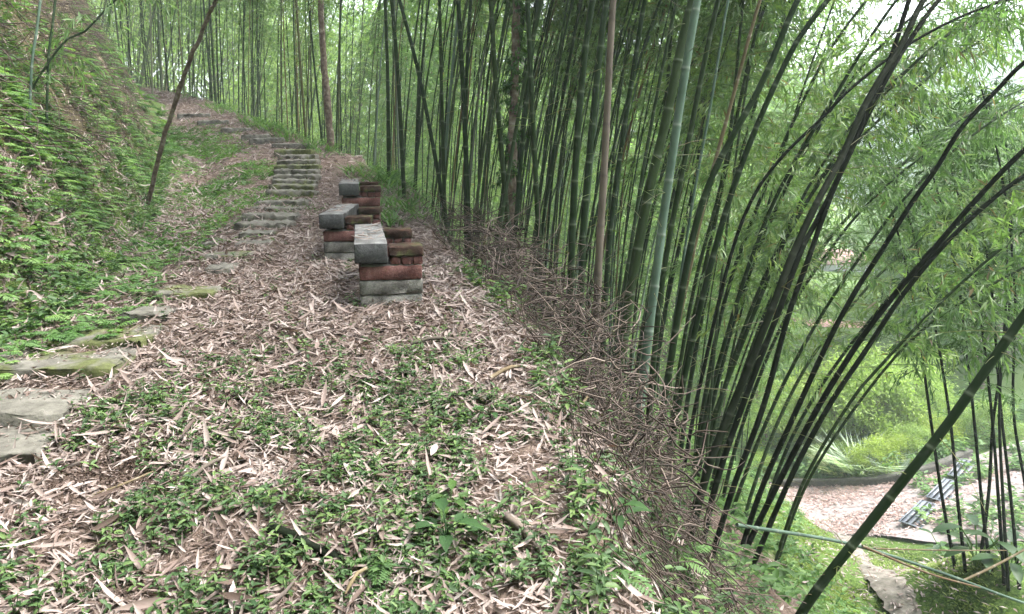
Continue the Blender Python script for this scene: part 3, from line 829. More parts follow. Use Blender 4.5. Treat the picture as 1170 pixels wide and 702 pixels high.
traced([(620, 330), (614, 240), (607, 96), (602, -10)], 0, 6.6, 7, 'culm_near', 'slim green bamboo bending slightly left, right of the ivy clad trunk', 5, (-.1, .1, 0))
traced([(582, 268), (579, 240), (567, 103), (560, -5)], 0, 7.8, 7, 'culm_near', 'green bamboo leaning left just before the ivy clad trunk', 5, (-.2, .1, 0))
traced([(535, 250), (530, 120), (523, -10)], 0, 8.3, 6.5, 'culm_near', 'straight green bamboo at the near end of the grove, right of a leaning one', 5, (.1, .1, 0))
traced([(509, 248), (507, 200), (502, -10)], 0, 8.8, 4.5, 'culm_near', 'thin vertical bamboo crossing the foot of the left leaning one', 5, (.1, .1, 0))
traced([(508, 240), (480, 92), (455, -5)], 0, 9.2, 5, 'culm', 'thin bamboo leaning far to the left behind the benches', 5, (-.2, .1, 0))
traced([(461, 208), (455, 92), (447, -5)], 0, 10.5, 5, 'culm_near', 'slim green bamboo above the furthest bench, leaning slightly left', 5, (-.1, .1, 0))
traced([(444, 185), (443, 90), (440, -5)], 0, 12, 4.5, 'culm_near', 'upright thin bamboo above the furthest bench', 5, (0, .1, 0))
traced([(690, 375), (700, 240), (727, 60), (740, -15)], 0, 6.6, 7, 'culm_near', 'green bamboo rising right behind the dead brown stem', 5, (.4, .1, -.1))
traced([(748, 400), (760, 300), (783, 180), (822, -5)], 0, 5.0, 7, 'culm_near', 'dark bamboo close behind the pale stem, leaning right', 5, (.6, .1, -.2))
traced([(765, 405), (790, 239), (812, 120), (833, -5)], 0, 5.2, 3.5, 'culm_pale', 'thin silvery bamboo right of the pale thick one', 4, (.5, .1, -.1))
traced([(770, 400), (804, 236), (835, 120), (870, -5)], 0, 5.4, 5, 'culm_tan', 'reddish tan drying bamboo leaning right', 3.5, (.5, .1, -.2), leafy=None)
traced([(762, 440), (801, 236), (872, 92), (914, -5)], 0, 5.0, 9, 'culm_near', 'dark bamboo bent right, left one of a parallel dark pair', 4.5, (.7, .1, -.4))
traced([(780, 440), (831, 236), (896, 75), (950, -5)], 0, 5.2, 8, 'culm_near', 'dark bamboo bent right, right one of a parallel dark pair', 4.5, (.7, .1, -.4))
traced([(800, 440), (855, 236), (948, 126), (992, 85), (1040, 50)], 0, 6.0, 5, 'culm_black', 'thin blackish bamboo arching far right through the leaves', 2.5, (.6, .1, -.7))
# dark arching clump on the right
traced([(785, 628), (811, 530), (838, 462), (883, 350), (907, 288), (937, 225), (961, 181), (992, 113), (1030, 51), (1060, -8)], 0, 4.2, 10.5, 'culm_black', 'thickest blackish bamboo of the arching clump, leftmost at its foot', 4.5, (.6, .1, -.5))
traced([(799, 640), (818, 554), (849, 462), (892, 350), (916, 285), (944, 232), (1006, 103), (1043, 41), (1080, -8)], 0, 4.5, 8, 'culm_black', 'blackish bamboo running close beside the thickest one', 4, (.6, .1, -.5))
traced([(811, 646), (838, 557), (872, 465), (900, 363), (924, 295), (948, 228), (985, 140), (1020, 60), (1042, -8)], 0, 4.4, 7.5, 'culm_black', 'dark bamboo of the arching clump crossing behind the thickest', 4, (.6, .1, -.5))
traced([(848, 626), (872, 554), (911, 467), (948, 387), (978, 332), (1002, 295), (1043, 230), (1071, 191), (1098, 147), (1143, 99), (1172, 70)], 0, 5.0, 7, 'culm_black', 'slim black bamboo arch with a small knot halfway up', 3.5, (.6, .1, -.6))
traced([(855, 622), (890, 551), (934, 467), (982, 390), (1023, 336), (1060, 293), (1112, 232), (1172, 170)], 0, 4.8, 7.5, 'culm_black', 'upper stem of the doubled dark arch leaving the right edge', 3.5, (.6, .1, -.6))
traced([(858, 652), (903, 547), (946, 466), (989, 401), (1030, 339), (1078, 281), (1127, 234), (1172, 200)], 0, 5.0, 7, 'culm_black', 'lower stem of the doubled dark arch leaving the right edge', 3.5, (.6, .1, -.6))
traced([(891, 626), (920, 547), (970, 462), (1009, 415), (1085, 336), (1172, 262)], 0, 5.6, 4.5, 'culm_near', 'thin green bamboo arching over the lower trail, upper of two', 2.5, (.6, .1, -.9), leafy=(.35, 90))
traced([(893, 628), (925, 547), (980, 462), (1040, 390), (1100, 345), (1172, 305)], 0, 5.8, 4, 'culm_near', 'thin green bamboo arching over the lower trail, lower of two', 2.5, (.6, .1, -.9), leafy=(.35, 90))
traced([(915, 702), (1000, 590), (1075, 495), (1125, 425), (1172, 358)], 0, 3.3, 13, 'culm_near', 'thick leaning green bamboo crossing the lower right corner', 5, (.3, 0, .15), leafy=(.6, 60))
# finer stems between
fine = [[(820, 420), (880, 240), (960, 100), (1010, 20)], [(835, 470), (890, 320), (965, 180), (1060, 90)], [(830, 500), (880, 380), (950, 270), (1040, 180)],
        [(845, 560), (890, 450), (945, 350), (1015, 250)], [(812, 470), (850, 330), (905, 200), (960, 110)], [(735, 380), (770, 220), (820, 60), (840, -5)],
        [(800, 520), (845, 400), (905, 260), (985, 140)], [(868, 600), (905, 500), (960, 410), (1050, 300)], [(790, 430), (815, 300), (860, 130), (905, -5)], [(775, 430), (795, 320), (830, 180), (850, -5)],
        [(808, 440), (832, 330), (880, 200), (930, 90)], [(825, 455), (852, 370), (890, 280), (940, 200)], [(782, 420), (800, 330), (822, 230), (858, 60)], [(838, 520), (868, 430), (905, 350), (960, 270)],
        [(756, 380), (772, 300), (795, 200), (812, 60)], [(815, 490), (838, 410), (868, 330), (915, 230)], [(722, 340), (738, 250), (760, 120), (770, -5)], [(860, 560), (890, 480), (930, 405), (990, 330)]]
for k, p in enumerate(fine):
    traced(p, 0, 7.2 + (k % 3), 5 if k % 2 else 6, ['culm_near', 'culm_near', 'culm'][k % 3], 'thin green bamboo among the stems fanning out right of the pale one', 3, (.6, .2, -.6), leafy=(.3, 90), group='thin stems fanning out over the slope')
# blackish clump at the far right
for k, p in enumerate([[(1091, 650), (1075, 560), (1061, 462), (1050, 380)], [(1103, 653), (1094, 570), (1086, 483), (1070, 380)], [(1132, 650), (1123, 585), (1112, 470), (1100, 360)],
                       [(1147, 668), (1140, 560), (1132, 462), (1118, 340)], [(1152, 675), (1146, 570), (1142, 462), (1150, 340)], [(1164, 668), (1155, 570), (1143, 462), (1135, 350)],
                       [(1183, 660), (1172, 560), (1158, 470), (1160, 360)], [(1120, 640), (1130, 560), (1135, 480), (1150, 380)]]):
    t = traced(p, 0, 9.3, 4.2, 'culm_black', 'thin black bamboo in the upright clump above the broad leaved plants', 3, (-.2, .2, .1), leafy=(.42, 90), lm='leaf_dark', group='black bamboo clump at the far right', r1=.008)

# fallen, cut and dead pieces
def stick(pts, r, material, name, label, cat, group=None, S=8, gap=.3):
    Q = catmull(pts, 6); o = Q[0].copy()
    ob = link(name, culm_geo(Q - o, r, r * .7, gap, S).mesh(name, True), M[material]); ob.location = o
    return tag(ob, label, cat, group)
stick([at(842, 600, 4.2), at(968, 621, 4.6), at(1071, 653, 4.7), at(1172, 690, 4.7), at(1260, 716, 4.8)], .0125, 'culm_pale', 'fallen_bamboo', 'pale fallen bamboo stem lying across the view above the lower trail', 'fallen bamboo')
stick([at(985, 624, 4.62), at(1060, 655, 4.68), at(1120, 672, 4.68)], .009, 'culm_tan', 'dry_sheath', 'dry brown stem hugging the underside of the fallen pale bamboo', 'dead stem')
stick([at(1100, 664, 4.72), at(1140, 645, 4.9), at(1185, 620, 5.1)], .01, 'culm_tan', 'dry_branch', 'tan dead branch rising right from the fallen bamboo', 'dead branch')
stick([at(1000, 627, 4.7), at(1080, 629, 5.2), at(1150, 629, 5.6)], .006, 'culm_tan', 'dry_branch', 'thin straw coloured branch lying level beside the thick leaning stem', 'dead branch')
def gpt(px, py, up=.02):
    p = brow(px, py); p[2] += up; return p
stick([gpt(578, 600, .03), gpt(600, 618, .03), gpt(632, 655, .02)], .014, 'culm_dead', 'cut_culm', 'grey cut piece of bamboo lying on the brow', 'dead stem')
stick([gpt(310, 610, .02), gpt(350, 628, .02), gpt(392, 645, .01)], .02, 'culm_black', 'cut_culm', 'dark rotting piece of bamboo lying among weeds', 'dead stem')
stick([gpt(98, 572, .01), gpt(135, 562, .02), gpt(176, 545, .02)], .005, 'culm_tan', 'dry_stick', 'straight pale stick on the bare soil patch', 'stick')
stick([gpt(530, 272, .06), gpt(565, 271, .07), gpt(600, 271, .08)], .018, 'culm_black', 'dead_log', 'dark log lying at the back edge of the clearing', 'log')
stick([gpt(478, 210, -.05), gpt(478, 210, .3) , gpt(478, 210, .75)], .035, 'culm_tan', 'dead_stump', 'short broken brown stump behind the furthest bench', 'stump')
for k, (a, b_) in enumerate([((560, 300), (585, 320)), ((660, 480), (690, 440)), ((470, 400), (520, 395)), ((420, 660), (395, 690)), ((215, 560), (262, 530)), ((560, 440), (600, 425)), ((540, 350), (600, 380))]):
    stick([gpt(*a, .03), gpt((a[0] + b_[0]) / 2, (a[1] + b_[1]) / 2, .05), gpt(*b_, .03)], .006 + .002 * (k % 3), ['culm_dead', 'culm_tan'][k % 2], 'dry_stick',
          ['short dead stick at the edge of the brushwood', 'slanting dry cane on the brow before the pale stem', 'dark twig lying right of the nearest bench', 'dry stick at the bottom edge by the bluish fern',
           'pale stick left of centre near the bare soil', 'dead stick in front of the brushwood', 'long thin dead stick lying right of the benches'][k], 'stick')

# brushwood: tangled dead twigs on the brow
def brush(cx, n, sx, sy, up, L, g):
    x = cx[0] + rng.normal(0, sx, n); y = cx[1] + rng.normal(0, sy, n)
    h_ = hgt(x, y); b = np.stack([x, y, h_ + rng.random(n) ** 1.3 * (up + .8 * np.clip(zt(y) - h_, 0, .8))], 1)
    th = rng.random(n) * 6.28; d = norm(np.stack([np.cos(th), np.sin(th), rng.normal(.0, .55, n)], 1))
    ln = L * rng.uniform(.3, 1.3, n); t = np.linspace(0, 1, 5)
    side = norm(rng.normal(0, 1, (n, 3)))
    P = b[:, None] + d[:, None] * (ln[:, None] * t)[..., None] + side[:, None] * (ln[:, None] * .18 * np.sin(t * 4)[None])[..., None]
    tubes(g, P, rng.uniform(.0014, .005, n)[:, None] * np.linspace(1, .5, 5)[None], 4, a=rng.random(n))
g = Geo()
for Y, dx, n, sx, sy, up, L in ((9.0, .35, 160, .3, .5, .25, .45), (8.0, .4, 300, .25, .42, .35, .48), (7.1, .42, 480, .2, .38, .42, .46), (6.3, .42, 620, .17, .36, .42, .42), (5.5, .42, 620, .15, .33, .38, .38),
                             (4.8, .42, 560, .14, .28, .34, .34), (4.2, .42, 520, .13, .26, .3, .32), (3.6, .42, 620, .14, .24, .3, .3), (3.1, .4, 420, .13, .2, .2, .26), (2.6, .4, 240, .12, .18, .13, .22)):
    brush((float(xe(Y)) + dx, Y), int(n * (.5 if Y > 3 else .4)), sx * .8, sy, up * .9, L, g)
tag(link('brushwood', g.mesh('brushwood'), M['twig']), 'tangled dead brown twigs heaped along the brow', 'brushwood', kind='stuff')
# hanging roots and dead leaves on the cut face
g = Geo()
n = 2200; y = rng.uniform(2.0, 5.6, n); x = xe(y) + rng.uniform(-.02, .9, n)
b = np.stack([x, y, hgt(x, y) + .06], 1); N = nrm(x, y)
dn = norm(np.stack([N[:, 0], N[:, 1], -1.1 * np.ones(n)], 1) + rng.normal(0, .3, (n, 3)))
t = np.linspace(0, 1, 5); ln = rng.uniform(.1, .4, n)
P = b[:, None] + dn[:, None] * (ln[:, None] * t)[..., None] + rng.normal(0, .012, (n, 5, 3)) + N[:, None] * .03
tubes(g, P, rng.uniform(.001, .0035, n)[:, None] * np.linspace(1, .4, 5)[None], 4, a=rng.random(n) * .8)
tag(link('hanging_roots', g.mesh('hanging_roots'), M['twig']), 'dead roots and twigs hanging down the steep face under the pale stem', 'roots', kind='stuff')

# ------------------------------------------------------------------ thin trees
def thin_tree(pts, Y0, Y1, wpx, label, name='tree', base=True, crown=None, wob=0, ext=3, lm='tree_leaf', lf_=.11):
    p0 = ground(*pts[0])
    if p0[1] > Y0 + 2: p0 = at(*pts[0], Y0); p0[2] = min(p0[2], float(hgt(p0[0], p0[1])))
    Y0 = p0[1]
    P = [p0] + [at(px, py, Y) for (px, py), Y in zip(pts[1:], np.linspace(Y0, Y1, len(pts))[1:])]
    d = norm(P[-1] - P[-2])
    P = [P[0] - np.array([0, 0, .2])] + P + [P[-1] + d * ext * .5, P[-1] + d * ext + np.array([.2, 0, 0])]
    Q = catmull(P, 8); Q = Q + rng.normal(0, .006 + wob, Q.shape); Q -= p0
    t = thing(name, p0, 0, label, 'tree')
    r = wpx / 2 * Y0 / F
    g = Geo(); tubes(g, Q, np.linspace(r * 1.15, r * .55, len(Q))[None] * (1 + rng.normal(0, .05, (1, len(Q)))), 10, .5)
    link('trunk', g.mesh('trunk', True), M['bark'], t)
    if crown:
        link('crown', foliage_geo(Q, crown[0], crown[1], crown[2], 16, lf_, lf_ * .45, True).mesh('crown'), M[lm], t)
    return t
thin_tree([(168, 238), (190, 150), (215, 75), (240, 15), (252, -10)], 8, 8.2, 5, 'slender leaning tree trunk at the foot of the left bank', crown=(.7, 60, 1.0))
thin_tree([(377, 157), (374, 110), (370, 75), (366, -5)], 15, 15, 8, 'straight brown tree trunk standing beside the steps before the bamboo', crown=(.65, 80, 1.3))
thin_tree([(584, 262), (585, 200), (587, 120), (591, 0)], 8, 8.5, 12, 'dark ivy clad trunk among the bamboo behind the brushwood', crown=(.08, 190, .2), lm='leaf_dark', lf_=.06)
# saplings on the bank
traced([(36, 80), (42, 35), (47, -5)], 0, 6.6, 3, 'culm_pale', 'thin pale bamboo shoot on top of the left bank', 3, (.2, 0, 0), leafy=(.5, 40))
traced([(55, 75), (60, 30), (64, -5)], 0, 7, 3, 'culm', 'thin green bamboo shoot beside the pale one on the left bank', 3, (.2, 0, 0), leafy=(.5, 40))
traced([(62, 62), (95, 38), (130, 2)], 0, 7, 2.5, 'culm', 'green stem leaning over the left bank towards the path', 2.5, (.5, 0, -.2), leafy=(.25, 60))

# ------------------------------------------------------------------ lower trail, road, kerb, drain
trail_px = [(1075, 735), (1045, 702), (1018, 672), (1000, 652), (984, 635), (970, 620), (960, 608), (952, 600)]
TP = np.array([ground(*p) for p in trail_px]); TP = catmull(TP, 8)
for _ in range(60): TP[1:-1] = (TP[:-2] + TP[1:-1] * 2 + TP[2:]) / 4
g = Geo(); W = np.linspace(.27, .36, len(TP))
d = np.gradient(TP[:, :2], axis=0); d = d / np.linalg.norm(d, axis=1)[:, None]; sd = np.stack([d[:, 1], -d[:, 0]], 1)
V = []
for c in np.linspace(-1, 1, 7):
    xy = TP[:, :2] + sd * (W * c + rng.normal(0, .012, len(TP)))[:, None]
    V.append(np.stack([xy[:, 0], xy[:, 1], hgt(TP[:, 0], TP[:, 1]) * .6 + hgt(xy[:, 0], xy[:, 1]) * .4 + .05 - .06 * abs(c) ** 3], 1))
V = np.stack(V, 1); ii = np.arange(V.shape[0] * 7).reshape(-1, 7)
g.add(V.reshape(-1, 3), [np.stack([ii[:-1, :-1], ii[:-1, 1:], ii[1:, 1:], ii[1:, :-1]], -1).reshape(-1, 4)])
M['trail'] = principled('trail_stone', lambda nt: ramp(nt, noise(nt, 7, 6, coords(nt)), [(.3, (.08, .075, .06)), (.55, (.17, .155, .135)), (.75, (.27, .25, .22))]), .9, .2, (lambda nt: noise(nt, 20, 5, coords(nt)), .5, .02))
tag(link('trail', g.mesh('trail', True), M['trail']), kind='structure')

far_px = [(780, 566), (850, 563), (905, 559), (935, 559), (965, 558), (1000, 557), (1030, 552), (1060, 545), (1085, 536), (1105, 527), (1135, 516), (1180, 500), (1240, 480)]
near_px = [(780, 600), (850, 603), (905, 604), (935, 606), (965, 607), (1000, 607), (1030, 609), (1060, 612), (1085, 612), (1105, 611), (1135, 608), (1180, 604), (1240, 600)]
def floor_hit(px, py):
    d = ray(px, py); Y = np.linspace(8, 60, 4000); P = d[None] * (Y / d[1])[:, None]
    i = int(np.argmax(P[:, 2] < floor_z(P[:, 0], P[:, 1]) + .03)); return P[i]
FP = np.array([floor_hit(*p) for p in far_px]); NP = np.array([floor_hit(*p) for p in near_px])
FPs = catmull(FP, 5); NPs = catmull(NP, 5)
g = Geo(); V = np.stack([NPs + (FPs - NPs) * t for t in np.linspace(-.12, 1.0, 9)], 1)
V[..., 2] = np.maximum(floor_z(V[..., 0], V[..., 1]) + .10, hgt(V[..., 0], V[..., 1]) + .03)
ii = np.arange(V.shape[0] * 9).reshape(-1, 9)
g.add(V.reshape(-1, 3), [np.stack([ii[:-1, :-1], ii[1:, :-1], ii[1:, 1:], ii[:-1, 1:]], -1).reshape(-1, 4)])
M['road'] = principled('road_concrete', lambda nt: ramp(nt, noise(nt, 3, 6, coords(nt)), [(.3, (.16, .14, .135)), (.6, (.26, .23, .225)), (.8, (.33, .3, .295))]), .9, .2)
tag(link('road', g.mesh('road', True), M['road']), kind='structure')
ROADV = V
g = Geo()   # leaves on the road
n = 16000; i = rng.random(n) * (V.shape[0] - 1.01); j = 8 * rng.random(n)
i0 = i.astype(int); j0 = np.minimum(j.astype(int), 7); fi = (i - i0)[:, None]; fj = (j - j0)[:, None]
P = (V[i0, j0] * (1 - fi) + V[i0 + 1, j0] * fi) * (1 - fj) + (V[i0, j0 + 1] * (1 - fi) + V[i0 + 1, j0 + 1] * fi) * fj
k = fbm(P[:, 0] * .9, P[:, 1] * .9, 61, 3) + rng.normal(0, .1, n) > .42; P = P[k]; n = len(P)
th = rng.random(n) * 6.28
leaves(g, P + [0, 0, .03], np.stack([np.cos(th), np.sin(th), rng.normal(0, .15, n)], 1), np.array([0, 0, 1.]) + rng.normal(0, .25, (n, 3)), rng.uniform(.08, .18, n), rng.uniform(.02, .05, n), rng.random(n))
tag(link('road_litter', g.mesh('road_litter'), M['dead_red']), 'reddish dead leaves scattered over the road below', 'leaf litter', kind='stuff')

# kerb along the far side of the road
g = Geo(); n = len(FPs); K = FPs[4:-14]
prof = [(-.02, -.4), (-.02, .2), (.0, .24), (.2, .24), (.22, .2), (.22, -.4)]
d = np.gradient(K[:, :2], axis=0); d /= np.linalg.norm(d, axis=1)[:, None]; sd = np.stack([-d[:, 1], d[:, 0]], 1)
V2 = np.stack([np.stack([K[:, 0] + sd[:, 0] * a, K[:, 1] + sd[:, 1] * a, floor_z(K[:, 0], K[:, 1]) + .1 + b_ + (rng.normal(0, .006, len(K)))], 1) for a, b_ in prof], 1)
ii = np.arange(len(K) * 6).reshape(-1, 6)
g.add(V2.reshape(-1, 3), [np.stack([ii[:-1, :-1], ii[1:, :-1], ii[1:, 1:], ii[:-1, 1:]], -1).reshape(-1, 4)])
M['kerb'] = principled('kerb_concrete', lambda nt: stone_col(nt, .6, .55), .9)
tag(link('kerb', g.mesh('kerb', True), M['kerb']), 'low dark concrete kerb curving along the far side of the road', 'kerb')

# slotted drain covers crossing the road
M['steel'] = principled('drain_steel', lambda nt: ramp(nt, noise(nt, 12, 4, coords(nt)), [(.3, (.08, .095, .12)), (.7, (.17, .19, .225))]), .5, .5)
M['pit'] = principled('drain_pit', lambda nt: (.02, .022, .025), .9)
def drain(pa, pb, half, label):
    a, b_ = floor_hit(*pa), floor_hit(*pb)
    a[2] = floor_z(a[0], a[1]) + .115; b_[2] = floor_z(b_[0], b_[1]) + .115
    L = np.linalg.norm(b_ - a); u = (b_ - a) / L; s = norm(np.cross(u, [0, 0, 1.])); w = np.cross(s, u)
    t = thing('drain_cover', a, 0, label, 'drain cover', 'slotted drain covers across the road')
    def box(g, x0, x1, y0, y1, z0, z1):
        c = [(x0, y0, z0), (x1, y0, z0), (x1, y1, z0), (x0, y1, z0), (x0, y0, z1), (x1, y0, z1), (x1, y1, z1), (x0, y1, z1)]
        g.add(np.array([u * p[0] + s * p[1] + w * p[2] for p in c]), [np.array([[0, 3, 2, 1], [4, 5, 6, 7], [0, 1, 5, 4], [1, 2, 6, 5], [2, 3, 7, 6], [3, 0, 4, 7]])])
    g = Geo(); box(g, 0, L, -half, half, .0, .012); link('pit', g.mesh('pit'), M['pit'], t)
    g = Geo(); box(g, 0, L, -half - .04, -half, 0, .024); box(g, 0, L, half, half + .04, 0, .024); box(g, -.04, 0, -half - .04, half + .04, 0, .024); box(g, L, L + .04, -half - .04, half + .04, 0, .024)
    link('frame', g.mesh('frame'), M['steel'], t)
    g = Geo(); m = 6
    for k in range(m):
        y0 = -half + 2 * half * (k + .2) / m; box(g, 0, L, y0, y0 + 2 * half * .62 / m, .0125, .021)
    link('grating', g.mesh('grating'), M['steel'], t)
drain((1048, 606), (1072, 582), .42, 'nearest slotted drain cover, partly under plants at the road edge')
drain((1078, 577), (1098, 556), .42, 'middle slotted drain cover crossing the leaf strewn road')
drain((1102, 551), (1116, 533), .42, 'furthest slotted drain cover close to the dark kerb')

g = Geo(); n = 1800; i_ = rng.integers(0, len(TP), n); x = TP[i_, 0] + rng.normal(0, .7, n); y = TP[i_, 1] + rng.normal(0, .7, n); th = rng.random(n) * 6.28
leaves(g, np.stack([x, y, hgt(x, y) + .07], 1), np.stack([np.cos(th), np.sin(th), rng.normal(0, .15, n)], 1), np.array([0, 0, 1.]) + rng.normal(0, .25, (n, 3)), rng.uniform(.06, .14, n), rng.uniform(.015, .035, n), rng.random(n))
tag(link('trail_litter', g.mesh('trail_litter'), M['dead']), 'dead leaves fallen along the lower trail', 'leaf litter', kind='stuff')
# mossy grass beside the trail
g = Geo()
x, y = scatter(5.5, 20, 200, lambda y: np.interp(y, [5, 8, 13, 20], [2.6, 3.0, 4.6, 7.0]), lambda y: np.interp(y, [5, 8, 13, 20], [4.6, 5.8, 8.5, 11.5]))
dt = np.min(np.hypot(x[:, None] - TP[None, ::3, 0], y[:, None] - TP[None, ::3, 1]), axis=1)
dr = np.min(np.hypot(x[:, None] - ROADV[:, ::4, 0].ravel()[None], y[:, None] - ROADV[:, ::4, 1].ravel()[None]), axis=1)
k = (dt > .34) & (dr > .5) & (rng.random(len(x)) < np.exp(-(dt / 1.9) ** 2) * 1.2) & (fbm(x * .9, y * .9, 71, 2) > .3)
x, y = x[k], y[k]
for j in range(5):
    n = len(x); xx = x + rng.normal(0, .07, n); yy = y + rng.normal(0, .07, n); th = rng.random(n) * 6.28
    D = np.stack([np.cos(th), np.sin(th), np.full(n, .8)], 1)
    leaves(g, np.stack([xx, yy, hgt(xx, yy)], 1), D, -D * [1, 1, 0] + [0, 0, .6], rng.uniform(.04, .1, n), rng.uniform(.015, .035, n), np.clip(fbm(xx, yy, 73) + rng.normal(0, .15, n), 0, 1), curl=.3)
tag(link('trail_grass', g.mesh('trail_grass'), M['moss']), 'yellow green moss and short grass on both sides of the lower trail', 'grass', kind='stuff')
g = Geo()
x, y = scatter(4, 18, 26, lambda y: xe(y) + 1.2, lambda y: xe(y) + np.interp(y, [4, 18], [4, 13]))
dt = np.min(np.hypot(x[:, None] - TP[None, ::3, 0], y[:, None] - TP[None, ::3, 1]), axis=1); k = dt > 1.25; x, y = x[k], y[k]
sprigs(g, x, y, .16, 9, .09, .04)
x, y = scatter(7, 22, 9, lambda y: np.interp(y, [7, 22], [6.2, 12.5]), lambda y: np.interp(y, [7, 22], [11, 22]))
dr = np.min(np.hypot(x[:, None] - ROADV[:, ::4, 0].ravel()[None], y[:, None] - ROADV[:, ::4, 1].ravel()[None]), axis=1); k = dr > .6
sprigs(g, x[k], y[k], .4, 14, .2, .08)
i_ = rng.integers(0, len(FPs), 1500); o_ = rng.uniform(.4, 11, 1500)
d_ = np.gradient(FPs[:, :2], axis=0); d_ /= np.linalg.norm(d_, axis=1)[:, None]
sprigs(g, FPs[i_, 0] - d_[i_, 1] * o_ + rng.normal(0, .4, 1500), FPs[i_, 1] + d_[i_, 0] * o_, .7, 16, .24, .09)
tag(link('slope_undergrowth', g.mesh('slope_undergrowth'), M['fern']), 'leafy undergrowth on the slope down to the road', 'undergrowth', kind='stuff')

# broad-leaved plants at the lower right
def taro(n, L, W, h):
    t = thing('broad_leaved_plant', (0, 0, 0)); 
    th = np.arange(n) * 2.4 + rng.normal(0, .3, n)
    for k in range(n):
        g = Geo(); out = np.array([math.cos(th[k]), math.sin(th[k]), 0]); hh = h * random.uniform(.5, 1.1)
        tip = out * hh * .5 + np.array([0, 0, hh])
        D = norm(out + np.array([0, 0, random.uniform(-.15, .8)])); S = norm(np.cross(D, [0, 0, 1.])); N = np.cross(S, D)
        ts = np.linspace(0, 1, 7); w = np.sin(np.pi * np.clip(ts * .93 + .07, 0, 1)) ** .7 * W / 2; LL = L * random.uniform(.7, 1.15)
        cen = tip + D * (ts * LL)[:, None] - np.array([0, 0, 1.]) * (ts ** 2 * LL * .3)[:, None]
        Vv = np.stack([cen - S * w[:, None] + N * w[:, None] * .3, cen, cen + S * w[:, None] + N * w[:, None] * .3], 1)
        ii = np.arange(21).reshape(7, 3)
        g.add(Vv.reshape(-1, 3), [np.stack([ii[:-1, :-1], ii[:-1, 1:], ii[1:, 1:], ii[1:, :-1]], -1).reshape(-1, 4)], random.random() * .35)
        lf = link('leaf', g.mesh('leaf', True), M['leaf_dark'], t)
        g = Geo(); tubes(g, np.array([[0, 0, -.05], tip * [.4, .4, .6], tip]), .009, 5, .2)
        link('stalk', g.mesh('stalk', True), M['tree_leaf'], lf)
    return t
tp = taro(8, .34, .13, .5)
for k, (px, py, s, lab) in enumerate([(1075, 640, 1.0, 'broad leaved plant left of the black bamboo clump'), (1115, 650, 1.1, 'broad leaved plant at the foot of the black bamboo clump'), (1150, 660, 1.0, 'broad leaved plant right of the black bamboo clump'),
                                      (1130, 625, 1.0, 'broad leaved plant behind the black bamboo clump'), (1165, 640, .9, 'broad leaved plant cut by the right edge'), (1095, 622, .9, 'bright broad leaved plant nearest the drain covers')]):
    o = tp if k == 0 else copy_tree(tp)
    o.location = ground(px, py); o.scale = (s,) * 3; o.rotation_euler = (0, 0, k * 1.1); tag(o, lab, 'plant', 'broad leaved plants beside the lower trail')

# silver grass beyond the kerb
def tuft(n, L):
    g = Geo(); th = rng.random(n) * 6.28
    D = np.stack([np.cos(th) * .55, np.sin(th) * .55, np.ones(n)], 1)
    leaves(g, rng.normal(0, .08, (n, 3)) * [1, 1, 0], D, -D * [1, 1, 0] + [0, 0, .4], L * rng.uniform(.5, 1.1, n), .05, rng.random(n), curl=.55, fine=True)
    return g
sg = link('silver_grass', tuft(130, 2.0).mesh('silver_grass'), M['silver'])
for k, (px, Y, s, lab) in enumerate([(985, 27.5, 1, 'largest pale grass tuft beyond the kerb'), (1000, 28.3, .9, 'pale grass tuft right of the largest one beyond the kerb'), (968, 27.3, .7, 'small pale grass tuft at the left beyond the kerb'), (1040, 27.5, .6, 'small pale grass tuft beyond the kerb near the leaning trunk')]):
    o = sg if k == 0 else copy_tree(sg)
    q_ = floor_hit(px, 556); x, Y = q_[0] + .15, q_[1] + .75 + .3 * (k % 2); o.location = (x, Y, float(hgt(x, Y)) - .05); o.scale = (s,) * 3; o.rotation_euler = (0, 0, k); tag(o, lab, 'grass tuft', 'silver grass beyond the kerb')

# ------------------------------------------------------------------ trees beyond the road
def tree_proto(h, cr, nclump, nleaf, leafL, lo=.22):
    gt = Geo()
    n = 14; s = np.linspace(0, 1, n); tr = np.stack([.3 * np.sin(s * 3 + random.random() * 6) * s, .3 * np.cos(s * 2.3 + random.random() * 6) * s, s * h * .8 - .4], 1)
    tubes(gt, tr, np.linspace(.2, .06, n)[None] * h / 12, 9)
    gl = Geo()
    for k in range(nclump):
        f = random.uniform(lo, 1.0); th = random.random() * 6.28
        c0 = np.array([np.interp(f * .8, s, tr[:, i]) for i in range(3)])
        rad = cr * (math.sin(math.pi * min(1, f * .75 + .2)) ** .6) * random.uniform(.35, 1.05)
        c = np.array([math.cos(th) * rad, math.sin(th) * rad, h * f]) 
        st = np.array([c0, c0 * .5 + c * .5 - [0, 0, .2], c]); tubes(gt, catmull(st, 4), np.linspace(.05, .012, 9)[None] * h / 12, 5)
        cs = random.uniform(.5, 1.1) * cr * .36; m = nleaf
        q = norm(rng.normal(0, 1, (m, 3))) * (rng.random((m, 1)) ** .45) * cs * [1.15, 1.15, .7] + c
        d = norm((q - c) + rng.normal(0, cs * .6, (m, 3)) - [0, 0, cs * .4])
        leaves(gl, q, d, np.array([0, 0, 1.]) + rng.normal(0, .6, (m, 3)), leafL * rng.uniform(.6, 1.3, m), leafL * .38, np.clip(rng.normal(random.uniform(.35, .65), .18, m), 0, 1))
    a = gt.mesh('trunk', True); a.materials.append(M['bark']); b_ = gl.mesh('crown'); b_.materials.append(M['tree_leaf'])
    return a, b_
TP_ = [tree_proto(13, 4.2, 60, 170, .3), tree_proto(16, 4.0, 66, 170, .3), tree_proto(10, 4.0, 55, 170, .26)]
